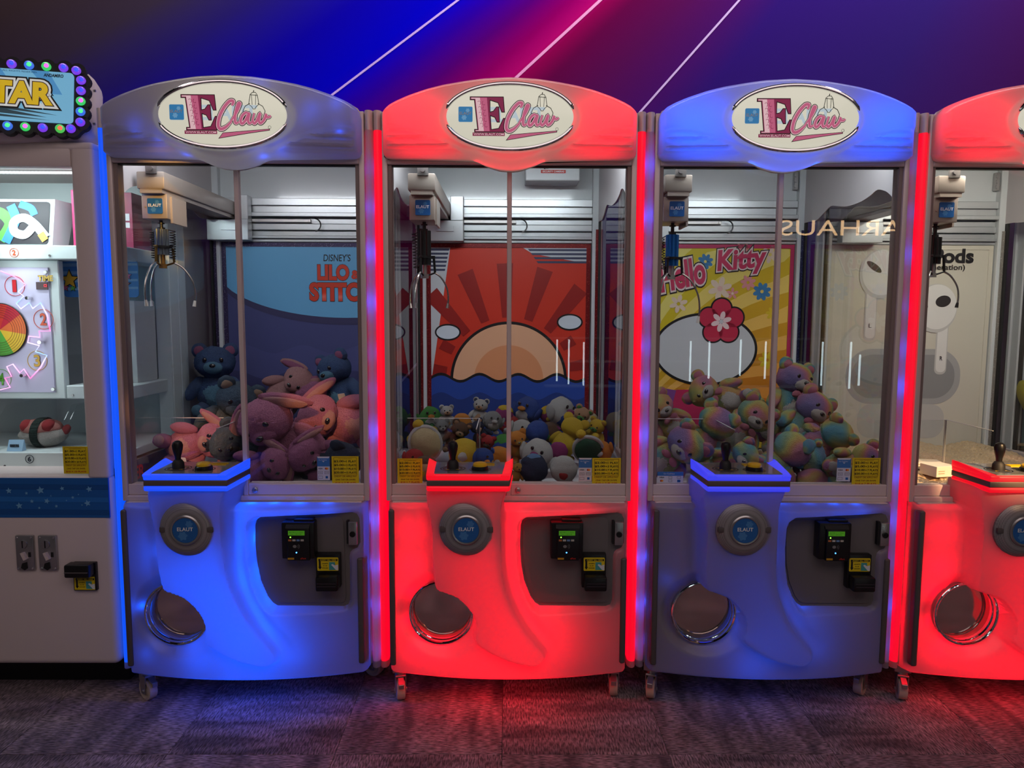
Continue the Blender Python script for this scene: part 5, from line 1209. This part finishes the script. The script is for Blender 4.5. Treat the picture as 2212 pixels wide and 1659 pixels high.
# ------------------------------------------------------------------ plush toys
def fur(name, c0, c1=None, rainbow=False):
    if name in MATS: return MATS[name]
    m = pm(name, S(*c0), .95, sheen=.08, spec=.1)
    n, l = nt(m); b = n['Principled BSDF']
    tc = n.new('ShaderNodeTexCoord')
    nz = n.new('ShaderNodeTexNoise'); nz.inputs['Scale'].default_value = 22; nz.inputs['Detail'].default_value = 6; nz.inputs['Roughness'].default_value = .7
    l.new(tc.outputs['Object'], nz.inputs['Vector'])
    bp = n.new('ShaderNodeBump'); bp.inputs['Strength'].default_value = .8; bp.inputs['Distance'].default_value = .1
    l.new(nz.outputs[0], bp.inputs['Height']); l.new(bp.outputs[0], b.inputs['Normal'])
    if rainbow:
        oi = n.new('ShaderNodeObjectInfo'); ad = n.new('ShaderNodeVectorMath'); ad.operation = 'ADD'
        sc = n.new('ShaderNodeVectorMath'); sc.operation = 'SCALE'; sc.inputs['Scale'].default_value = 30
        cb_ = n.new('ShaderNodeCombineXYZ'); l.new(oi.outputs['Random'], cb_.inputs[0]); l.new(oi.outputs['Random'], cb_.inputs[2]); l.new(cb_.outputs[0], sc.inputs[0])
        l.new(tc.outputs['Object'], ad.inputs[0]); l.new(sc.outputs[0], ad.inputs[1])
        n2 = n.new('ShaderNodeTexNoise'); n2.inputs['Scale'].default_value = .42; n2.inputs['Detail'].default_value = 1.0
        l.new(ad.outputs[0], n2.inputs['Vector'])
        cr = n.new('ShaderNodeValToRGB'); e = cr.color_ramp.elements
        st = [(.26, (120, 150, 190)), (.36, (110, 180, 200)), (.43, (160, 190, 150)), (.49, (216, 206, 120)), (.55, (226, 170, 110)), (.61, (222, 140, 160)), (.68, (176, 130, 180)), (.78, (140, 130, 190))]
        while len(e) < len(st): e.new(.5)
        for el, (p_, c_) in zip(e, st): el.position = p_; el.color = S(*c_)
        l.new(n2.outputs[0], cr.inputs[0]); l.new(cr.outputs[0], b.inputs['Base Color'])
    elif c1:
        cr = n.new('ShaderNodeValToRGB'); cr.color_ramp.elements[0].position = .35; cr.color_ramp.elements[0].color = S(*c1); cr.color_ramp.elements[1].position = .6; cr.color_ramp.elements[1].color = S(*c0)
        l.new(nz.outputs[0], cr.inputs[0]); l.new(cr.outputs[0], b.inputs['Base Color'])
    return m
def blob(seed, amp, sub=4, fuzz=0.0):
    def f(bm):
        bmesh.ops.create_icosphere(bm, subdivisions=sub, radius=1.0)
        for v in bm.verts:
            d = v.co.normalized()
            k = noise.fractal(d * 1.6 + Vector((seed * 7.1, seed, 0)), .9, 2.0, 2) * amp + noise.noise(d * 9 + Vector((seed, 3, seed))) * amp * .35
            if fuzz: k += abs(noise.noise(d * 15 + Vector((seed, 3, 1)))) * fuzz + noise.noise(d * 34 + Vector((1, seed, 9))) * fuzz * .8
            v.co = d * (1 + k)
    return mesh('fluff%d_%g_%g' % (seed, amp, fuzz), f, angle=180)
eye_m = pm('toy_eye', S(18, 14, 16), .12, coat=.5)
tag_m = pm('paper_tag', S(196, 194, 190), .6)
FUZZ = [0.05]
def BL(i): return blob(i % 5, .055, 5, .045) if FUZZ[0] else blob(i % 5, .055)
def part(name, me, mat, root, c, s, rot=(0, 0, 0)):
    return ob(name, me, mat, root, c, rot, s if isinstance(s, tuple) else (s, s, s))
def plush(kind, label, loc, s, rot, main, second=None, third=None, cat='plush toy', group=None, name=None, tagged=False):
    second = second or main; third = third or second
    root = empty(name or ('plush_' + kind), loc, rot)
    tag(root, label, cat, group)
    i = abs(hash((round(loc[0] * 1000), round(loc[2] * 1000)))) % 5
    if kind in ('bear', 'bunny'):
        part('body', BL(i), main, root, (0, 0, -.55 * s), (.86 * s, .78 * s, .98 * s))
        part('belly_patch', BL(i + 1), second, root, (0, -.30 * s, -.6 * s), (.60 * s, .56 * s, .70 * s))
        part('head', BL(i + 2), main, root, (0, -.10 * s, .92 * s), (.90 * s, .80 * s, .76 * s))
        part('muzzle', BL(i + 1), second, root, (0, -.76 * s, .74 * s), (.42 * s, .30 * s, .30 * s))
        part('nose', blob(1, .02, 3), eye_m, root, (0, -1.03 * s, .84 * s), (.14 * s, .09 * s, .10 * s))
        for q in (-1, 1):
            part('eye', blob(1, .0, 3), eye_m, root, (q * .36 * s, -.80 * s, 1.08 * s), (.10 * s, .06 * s, .12 * s))
            if kind == 'bear':
                e = part('ear', BL(i), main, root, (q * .68 * s, 0, 1.50 * s), (.36 * s, .22 * s, .36 * s))
                part('ear_lining', BL(i), third, root, (q * .68 * s, -.13 * s, 1.50 * s), (.24 * s, .14 * s, .24 * s))
            else:
                part('ear', BL(i), main, root, (q * .98 * s, .02 * s, 1.18 * s), (.26 * s, .16 * s, .86 * s), (0, q * 2.25, 0))
                part('ear_lining', BL(i), third, root, (q * .98 * s, -.09 * s, 1.18 * s), (.18 * s, .10 * s, .70 * s), (0, q * 2.25, 0))
            part('arm', BL(i + 3), main, root, (q * .92 * s, -.25 * s, -.28 * s), (.30 * s, .32 * s, .66 * s), (-.5, q * -.55, 0))
            part('leg', BL(i + 2), main, root, (q * .56 * s, -.62 * s, -1.28 * s), (.36 * s, .66 * s, .36 * s), (.15, 0, q * .3))
            part('foot_pad', BL(i), second, root, (q * .70 * s, -1.18 * s, -1.22 * s), (.26 * s, .14 * s, .28 * s), (.15, 0, q * .3))
        part('tail', BL(i), main, root, (0, .80 * s, -1.1 * s), .25 * s)
    elif kind == 'bird':
        part('body', BL(i), main, root, (0, 0, 0), (1.0 * s, .92 * s, 1.08 * s))
        part('belly_patch', BL(i + 1), second, root, (0, -.26 * s, -.22 * s), (.72 * s, .74 * s, .74 * s))
        part('beak', BL(i), third, root, (0, -1.0 * s, .30 * s), (.30 * s, .30 * s, .18 * s))
        for q in (-1, 1):
            part('eye', blob(1, .0, 3), eye_m, root, (q * .34 * s, -.84 * s, .60 * s), (.11 * s, .07 * s, .14 * s))
            part('wing', BL(i + 2), main, root, (q * 1.0 * s, -.05 * s, -.10 * s), (.20 * s, .42 * s, .60 * s), (0, q * .35, 0))
            part('foot', BL(i + 3), third, root, (q * .42 * s, -.42 * s, -1.08 * s), (.32 * s, .44 * s, .18 * s))
    elif kind == 'turtle':
        part('body', BL(i), second, root, (0, -.12 * s, 0), (.86 * s, .42 * s, .98 * s))
        part('shell', BL(i + 1), main, root, (0, .12 * s, 0), (.96 * s, .52 * s, 1.06 * s))
        part('shell_rim', mesh('rimtorus', lambda bm: tube(bm, [(math.cos(t) * .98, 0, math.sin(t) * 1.08) for t in np.linspace(0, 2 * PI, 33)[:-1]], .17, 10, closed=True)), third, root, (0, 0, 0), s)
        part('head', BL(i + 2), second, root, (0, -.22 * s, 1.28 * s), (.36 * s, .36 * s, .34 * s))
        for q in (-1, 1):
            part('eye', blob(1, 0, 3), eye_m, root, (q * .15 * s, -.54 * s, 1.36 * s), .06 * s)
            part('front_foot', BL(i), second, root, (q * .80 * s, -.42 * s, .52 * s), .27 * s)
            part('hind_foot', BL(i), second, root, (q * .62 * s, -.46 * s, -.72 * s), .30 * s)
    elif kind == 'ball':
        part('body', BL(i), main, root, (0, 0, 0), (1.0 * s, .95 * s, .96 * s))
        part('cap', BL(i + 1), second, root, (0, .02 * s, .42 * s), (.86 * s, .82 * s, .62 * s))
        part('patch', BL(i + 2), third, root, (-.18 * s, -.52 * s, -.15 * s), (.42 * s, .48 * s, .42 * s))
        for q in (-1, 1):
            part('foot', BL(i + 3), third, root, (q * .45 * s, -.45 * s, -.92 * s), (.30 * s, .38 * s, .2 * s))
    if tagged:
        mk('sewn_tag', 'sewntag', lambda bm: bbox(bm, -.014, .014, -.0006, .0006, -.018, .018), tag_m, root, (.55 * s, -.95 * s, -.5 * s), (.3, .2, .4))
    return root
CYC = [0]

G1 = 'plush toys in the blue backdrop machine'
blue_f = fur('fur_blue', (76, 110, 164), (50, 74, 118)); slate_f = fur('fur_slate', (84, 108, 130), (52, 70, 92)); navy_f = fur('fur_navy', (44, 58, 88), (30, 40, 62))
pink_f = fur('fur_pink', (216, 136, 170), (176, 100, 138)); rose_f = fur('fur_rose', (198, 120, 162), (160, 88, 128)); pale_f = fur('fur_pale_pink', (226, 170, 170), (196, 138, 140)); sky_f = fur('fur_sky', (120, 178, 208), (90, 140, 176)); beige_f = fur('fur_beige', (206, 176, 150), (170, 140, 116))
def put(mx, rz_, x, y, z):
    c, s_ = math.cos(rz_), math.sin(rz_); return (mx + x * c - y * s_, x * s_ + y * c, z)
P1 = [('bear', 'blue plush bear sitting upright at the back of the pile, under the blue poster', -.325, .60, 1.035, .085, (0, 0, .25), blue_f, sky_f, rose_f),
      ('bear', 'slate blue plush bear leaning forward just left of the window divider', -.205, .42, .925, .085, (.45, .35, .5), slate_f, slate_f, beige_f),
      ('bunny', 'pink plush bunny lying on its side at the far left of the pile', -.285, .30, .835, .072, (.2, 1.35, .2), pink_f, pale_f, pale_f),
      ('bunny', 'pale pink plush bunny lying behind the big pink one', -.03, .60, 1.00, .072, (.1, .95, -.2), pale_f, pale_f, rose_f),
      ('bear', 'blue plush bear at the right rear of the pile, beside the frame', .185, .60, 1.02, .080, (.2, -.3, -.5), blue_f, sky_f, rose_f),
      ('bunny', 'largest pink plush bunny, its head low in the middle of the window', .05, .26, .865, .108, (.55, -.45, -.25), pink_f, rose_f, pale_f),
      ('bunny', 'pink plush bunny sprawled at the right, ear reaching the frame', .205, .42, .905, .092, (.3, -1.25, .3), pink_f, pale_f, pale_f),
      ('bear', 'dark navy plush bear face down at the bottom right, behind the price sticker', .25, .20, .778, .072, (.9, .6, .3), navy_f, navy_f, navy_f),
      ('bunny', 'rose plush bunny low beside the foot of the window divider', -.005, .15, .775, .066, (.4, 1.2, .4), rose_f, rose_f, pale_f),
      ('bear', 'dark slate plush bear squeezed behind the console, left of the divider', -.12, .30, .80, .075, (.2, -.8, .3), slate_f, navy_f, navy_f),
      ('bear', 'navy plush bear buried under the pink toys at the rear', .11, .52, .84, .075, (.3, .9, .1), navy_f, navy_f, navy_f),
      ('bunny', 'rose plush bunny in the middle of the heap, under the poster title', .09, .60, .93, .075, (.2, -.6, .4), rose_f, rose_f, pale_f),
      ('bunny', 'rose plush bunny low at the right, above the card sticker', .17, .22, .80, .07, (.7, -1.0, .2), rose_f, rose_f, pale_f)]
for k, (kd, lb, x, y, z, s, rt, a, b, c) in enumerate(P1):
    plush(kd, lb, put(-.8615, .008, x, y, z), s, rt, a, b, c, group=G1, tagged=k in (2, 4))

G3 = 'rainbow plush toys'
rb = fur('fur_rainbow', (200, 170, 190), rainbow=True); cream_f = fur('fur_cream', (224, 216, 208), (196, 186, 180)); bow_f = fur('fur_bow_pink', (226, 140, 160), (200, 110, 134))
P3 = [('bear', 'rainbow plush bear lying on top of the left heap, feet to the right', -.02, .55, .985, .072, (-.3, -1.2, .1)),
      ('bear', 'rainbow plush bear standing highest at the right, against the navy corner trim', .275, .60, .985, .082, (.1, .25, .3)),
      ('bear', 'rainbow plush bear tilted below the highest one at the right', .285, .48, .895, .080, (.2, .6, .2)),
      ('bear', 'rainbow plush bear turned away with its feet out, above the price sticker', .300, .30, .85, .066, (-.4, -.9, 2.6)),
      ('bear', 'rainbow plush bear leaning on the window divider from the left', .035, .42, .88, .076, (.2, .7, .0)),
      ('bear', 'rainbow plush bear with its round back showing, left of the divider', -.125, .33, .855, .076, (.1, -.5, 2.4)),
      ('bear', 'rainbow plush bear pressed to the far left glass above the blue sticker', -.270, .25, .81, .078, (.3, .9, -.3)),
      ('bear', 'rainbow plush bear low at the back left, under the poster', -.245, .50, .90, .066, (0, -.6, .3)),
      ('bear', 'rainbow plush bear just right of the divider at the window bottom', .095, .19, .79, .076, (.5, -.4, 1.8)),
      ('bear', 'rainbow plush bear upside down left of the card sticker', .205, .17, .785, .062, (2.6, .2, .2)),
      ('bear', 'rainbow plush bear at the bottom right, behind the price sticker', .320, .13, .80, .060, (.3, 1.2, .2)),
      ('bear', 'rainbow plush bear half hidden behind the joystick', -.06, .22, .79, .058, (.4, 1.0, 0)),
      ('bear', 'rainbow plush bear at the rear between the two heaps', .17, .60, .88, .070, (.1, -.7, -.3))]
for k, (kd, lb, x, y, z, s, rt) in enumerate(P3):
    r_ = plush(kd, lb, put(.8585, -.010, x, y, z), s, rt, rb, cream_f, bow_f, group=G3, tagged=k in (3, 4))
    for q in (-1, 1): part('bow_loop', BL(k), bow_f, r_, (q * .24 * s, -.86 * s, .22 * s), (.24 * s, .10 * s, .17 * s), (0, q * .3, 0))

FUZZ[0] = 0
C = {k: fur('felt_' + k, v) for k, v in dict(green=(70, 150, 60), white=(206, 206, 204), orange=(224, 140, 40), tan=(200, 156, 118), grey=(150, 152, 154), yellow=(226, 190, 40), purple=(150, 40, 110), blue=(40, 76, 160), navy=(30, 42, 78), brown=(104, 70, 48),
     red=(180, 34, 36), gold=(200, 150, 50), cream=(214, 196, 150), dkgreen=(30, 84, 54), ltblue=(110, 150, 200)).items()}
G2 = 'small felt toys in the red machine'
P2 = [('bird', 'green felt bird toy with an orange beak at the back left corner', -.315, .55, .895, .044, (0, 0, .2), 'green', 'white', 'orange'),
      ('bear', 'white and grey felt bear behind the yellow shelled turtle', -.245, .50, .905, .028, (0, 0, .2), 'white', 'tan', 'grey'),
      ('ball', 'round orange felt toy at the back, left of the white bear', -.181, .45, .892, .036, (.2, 0, .3), 'orange', 'orange', 'gold'),
      ('bear', 'white capped felt bear tallest left of the divider', -.116, .55, .918, .033, (0, .15, -.2), 'white', 'tan', 'navy'),
      ('bird', 'pale grey felt bird just left of the divider', -.062, .45, .899, .037, (.2, .1, .2), 'grey', 'white', 'white'),
      ('ball', 'purple and yellow felt ball behind the divider', -.018, .55, .910, .038, (0, .4, 0), 'purple', 'yellow', 'purple'),
      ('bird', 'blue felt bird with a white belly, upright right of the divider', .075, .60, .920, .053, (0, .2, -.5), 'blue', 'white', 'orange'),
      ('ball', 'small purple and yellow felt ball in the back row', .163, .60, .905, .036, (.2, -.3, .1), 'purple', 'yellow', 'yellow'),
      ('bird', 'blue and white felt bird, topmost at the right rear', .212, .60, .915, .058, (.2, .2, .7), 'white', 'blue', 'purple'),
      ('bear', 'felt bear with a green cap at the right rear', .275, .50, .898, .036, (.4, .5, 0), 'tan', 'green', 'green'),
      ('turtle', 'yellow felt turtle with a white rimmed shell, far left behind the glass', -.305, .28, .842, .056, (0, .35, 3.3), 'cream', 'yellow', 'white'),
      ('bear', 'brown felt bear in the middle left of the pile', -.199, .40, .846, .038, (.3, .4, .2), 'brown', 'tan', 'tan'),
      ('bear', 'navy felt bear with tan paws under the white capped one', -.108, .42, .858, .031, (.2, -.5, .1), 'navy', 'tan', 'tan'),
      ('bear', 'red felt bear directly left of the divider', -.084, .32, .825, .029, (.5, .3, 0), 'red', 'brown', 'red'),
      ('ball', 'yellow felt dome toy right behind the joystick', -.159, .22, .812, .056, (-.2, .3, .2), 'yellow', 'yellow', 'white'),
      ('bird', 'blue felt bird with tan belly behind the yellow button', -.090, .20, .796, .042, (.3, -.6, .3), 'blue', 'gold', 'orange'),
      ('ball', 'orange felt toy at the divider foot, above the console', -.035, .22, .803, .038, (.2, .2, .2), 'orange', 'orange', 'white'),
      ('bird', 'white felt bird with blue marks right of the divider, middle row', .050, .45, .862, .043, (.3, .5, .2), 'white', 'blue', 'orange'),
      ('ball', 'round plain blue felt ball beside the orange bear', .110, .38, .866, .044, (0, 0, 0), 'blue', 'blue', 'blue'),
      ('bear', 'orange felt bear just right of the divider', .034, .29, .832, .036, (.3, -.2, .2), 'orange', 'gold', 'orange'),
      ('bird', 'white felt bird with yellow and purple wings in the lower middle', .105, .25, .805, .056, (.1, .4, -.3), 'white', 'yellow', 'purple'),
      ('bear', 'big yellow felt bear in the right half of the pile', .222, .38, .842, .052, (.3, -.4, 2.7), 'yellow', 'gold', 'yellow'),
      ('turtle', 'dark green shelled felt turtle with a white rim at the right', .285, .22, .832, .050, (-.5, .4, 2.9), 'dkgreen', 'yellow', 'white'),
      ('bear', 'yellow and green felt bear against the right side glass', .335, .40, .862, .034, (.2, .3, -.6), 'yellow', 'green', 'gold'),
      ('bird', 'orange felt bird above the price sticker at the right edge', .335, .24, .822, .038, (.4, -.5, -.3), 'orange', 'orange', 'white'),
      ('ball', 'navy felt ball with a pale blue cap at the window bottom', .086, .125, .780, .050, (0, 0, 0), 'navy', 'navy', 'navy'),
      ('ball', 'white felt ball with a red patch beside the card sticker', .190, .125, .778, .047, (.1, 0, .2), 'white', 'white', 'red'),
      ('ball', 'purple felt ball between the two turtles on the right', .183, .30, .806, .036, (0, 0, 0), 'purple', 'purple', 'purple'),
      ('bear', 'small gold felt bear at the bottom next to the divider', .026, .115, .768, .022, (0, .3, .2), 'gold', 'gold', 'tan'),
      ('bird', 'red felt bird low at the far left above the price sticker', -.335, .19, .80, .036, (.3, .4, .2), 'red', 'grey', 'orange'),
      ('bear', 'grey felt bear low between turtle and brown bear', -.262, .45, .855, .030, (.2, 0, .3), 'grey', 'white', 'grey'),
      ('bear', 'dark green felt bear in the back left shadow', -.335, .48, .838, .032, (.2, .3, 0), 'dkgreen', 'brown', 'green'),
      ('bird', 'red and white felt bird behind the divider, middle row', .005, .55, .866, .040, (.2, .2, 0), 'red', 'white', 'orange'),
      ('ball', 'brown felt ball under the blue bird row', .160, .52, .842, .042, (0, 0, 0), 'brown', 'brown', 'green'),
      ('ball', 'cream felt ball in the right rear row', .325, .58, .872, .044, (.1, 0, 0), 'cream', 'cream', 'green'),
      ('ball', 'green felt ball under the orange toy at the left', -.165, .34, .790, .044, (0, 0, 0), 'green', 'green', 'white'),
      ('ball', 'navy felt ball low at the right behind the stickers', .285, .12, .775, .042, (0, .4, 0), 'navy', 'brown', 'white'),
      ('ball', 'blue felt ball filling the middle of the pile', -.01, .40, .80, .055, (0, 0, 0), 'blue', 'green', 'white'),
      ('ball', 'tan felt ball low at the far left', -.29, .15, .776, .044, (0, 0, 0), 'tan', 'brown', 'yellow')]
for k, (kd, lb, x, y, z, s, rt, a, b, c) in enumerate(P2):
    r_ = plush(kd, lb, put(-.002, 0, x, y, z), s, rt, C[a], C[b], C[c], group=G2, tagged=k in (10, 22))
    if 'navy felt ball with a pale' in lb: part('crown_patch', BL(1), C['ltblue'], r_, (0, -.1 * s, .72 * s), (.56 * s, .5 * s, .38 * s))

# right end machines: glitter granules, boxes, two toys glimpsed beyond
gran = glitter('gold_granules', S(206, 178, 140), S(255, 240, 210)); 
def granules(bm):
    rg = random.Random(3); xs = np.linspace(-.372, .372, 90); ys = np.linspace(.05, .78, 90); V = {}
    for i, x in enumerate(xs):
        for j, y in enumerate(ys):
            zz = .742 + .02 * noise.noise(Vector((x * 9, y * 9, 2))) + rg.uniform(-.003, .003) + .05 * max(0, y - .45)
            V[i, j] = bm.verts.new((x, y, zz))
    for i in range(89):
        for j in range(89): bm.faces.new((V[i, j], V[i + 1, j], V[i + 1, j + 1], V[i, j + 1]))
gb = mk('prize_granules', 'granules', granules, gran, None, (1.72, -.003, 0), smooth=False); gb['kind'] = 'stuff'; tag(gb, 'sparkling gold granules covering the bed of the right-hand red machine', 'granules')
cardw = ink('carton_white', (222, 214, 200))
for k, (x, y, z, w, d, h, rz_, lb) in enumerate(((1.532, .20, .747, .085, .075, .038, .25, 'white carton on the granules nearest the red console'), (1.555, .31, .752, .10, .08, .022, -.2, 'flat white carton lying behind the nearer carton'), (1.415, .36, .758, .10, .07, .045, .3, 'white carton with dark bars, far left on the granules'))):
    c_ = mk('carton', 'carton%d' % k, lambda bm: bbox(bm, -w / 2, w / 2, -d / 2, d / 2, 0, h, .001, 1), cardw, None, (x, y, z), (0, 0, rz_)); tag(c_, lb, 'box', 'cartons on the granules')
    mk('carton_mark', 'cartm%d' % k, lambda bm: [flat(bm, [(-w * .42, h * .3 + q * .008), (-w * .1, h * .3 + q * .008), (-w * .1, h * .3 + q * .008 + .003), (-w * .42, h * .3 + q * .008 + .003)], -d / 2 - .0006) for q in range(2)], ink_black if k == 2 else ink('mark_tan', (170, 150, 120)), c_)
plush('bird', 'large yellow plush bird glimpsed at the right edge of the photo', (2.255, .68, .985), .088, (.1, .2, 0), fur('felt_lemon', (206, 196, 30)), fur('felt_lemon', (206, 196, 30)), C['green'], group='toys in the end machine')
plush('ball', 'red and white plush toy lying below the yellow one at the right edge', (2.235, .60, .805), .072, (0, .5, 0), fur('felt_coral', (176, 70, 66)), C['white'], fur('felt_coral', (176, 70, 66)), group='toys in the end machine')
gb2 = mk('prize_granules', 'granules', granules, gran, None, (2.58, 0, 0), smooth=False); gb2['kind'] = 'stuff'; tag(gb2, 'sparkling granules in the end machine beyond the right edge', 'granules')

# sushi shaped plush in the tray of the prize game
su = empty('sushi_plush', (-1.675, .25, .833)); tag(su, 'sushi shaped plush with a dark band in the tray of the prize game', 'plush toy')
part('rice_body', BL(1), cream_f, su, (0, 0, .042), (.082, .055, .042)); part('topping', BL(2), fur('felt_salmon', (226, 150, 140)), su, (-.004, 0, .066), (.074, .052, .034))
for q in (-1, 1): part('cheek_spot', BL(3), fur('felt_berry', (206, 64, 70)), su, (q * .038 - .004, -.022, .078), (.020, .030, .022))
mk('seaweed_band', 'nori', lambda bm: tube(bm, [(0, .060 * math.cos(t), .050 + .053 * math.sin(t)) for t in np.linspace(0, 2 * PI, 33)[:-1]], .002, 6, closed=True), fur('felt_nori', (28, 44, 40)), su, (0, 0, 0), (0, 0, 0), (7.5, 1, 1))
part('tail_fin', BL(0), fur('felt_berry', (206, 64, 70)), su, (.085, -.005, .062), (.014, .008, .020), (0, .6, 0))
cd = mk('price_card', 'pcard', lambda bm: prism(bm, [(-.012, 0), (.012, 0), (.006, .038), (.003, .038)], 'x', -.026, .026), ink('card_blue', (150, 186, 214)), None, (-1.718, .165, .8325)); tag(cd, 'small pale blue card standing in front of the sushi plush', 'card')
mk('bar_print', 'pcardp', lambda bm: [bbox(bm, -.016 + k * .004, -.014 + k * .004, -.0085, -.0065, .014, .024) for k in range(8)], ink_black, cd)

# ------------------------------------------------------------------ shop front across the concourse (seen mirrored in the glass)
sf = empty('shop_front', (3.0, -9.0, 0)); tag(sf, 'lit shop front across the concourse, mirrored in the machine glass', 'shop front')
mk('facade', 'sf_wall', lambda bm: bbox(bm, -8, 5, -.6, -.5, 0, 4), pm('facade_dark', S(36, 30, 28), .8), sf)
warm = emit('sign_warm', (1, .62, .30, 1), 16)
t = text('ARHAUS', 1.9, .24, warm, sf, (2.02, -.1, 2.68), 0.0, rot=(0, 0, PI)); 
for k, (x, z0, z1) in enumerate(((.79, .25, .92), (.98, .20, .92), (1.22, .18, .88), (2.2, .15, .88), (2.75, .25, .9), (3.05, .3, .9), (3.55, .35, .93), (3.95, .3, .9), (4.85, .2, .9), (5.3, .15, .9), (5.45, .2, .7))):
    mk('light_tube', 'sf_t%d' % k, lambda bm: bbox(bm, x - 3.0 - .012, x - 3.0 + .012, -.2, -.18, z0, z1), emit('tube_cool', (.75, .95, 1, 1), 14.0), sf)
for z in (.15, .55, .93): mk('display_shelf', 'sf_sh', lambda bm: bbox(bm, -2.4, 2.6, -.45, -.2, 0, .02), emit('shelf_glow', (.8, .95, 1, 1), .35), sf, (0, 0, z))
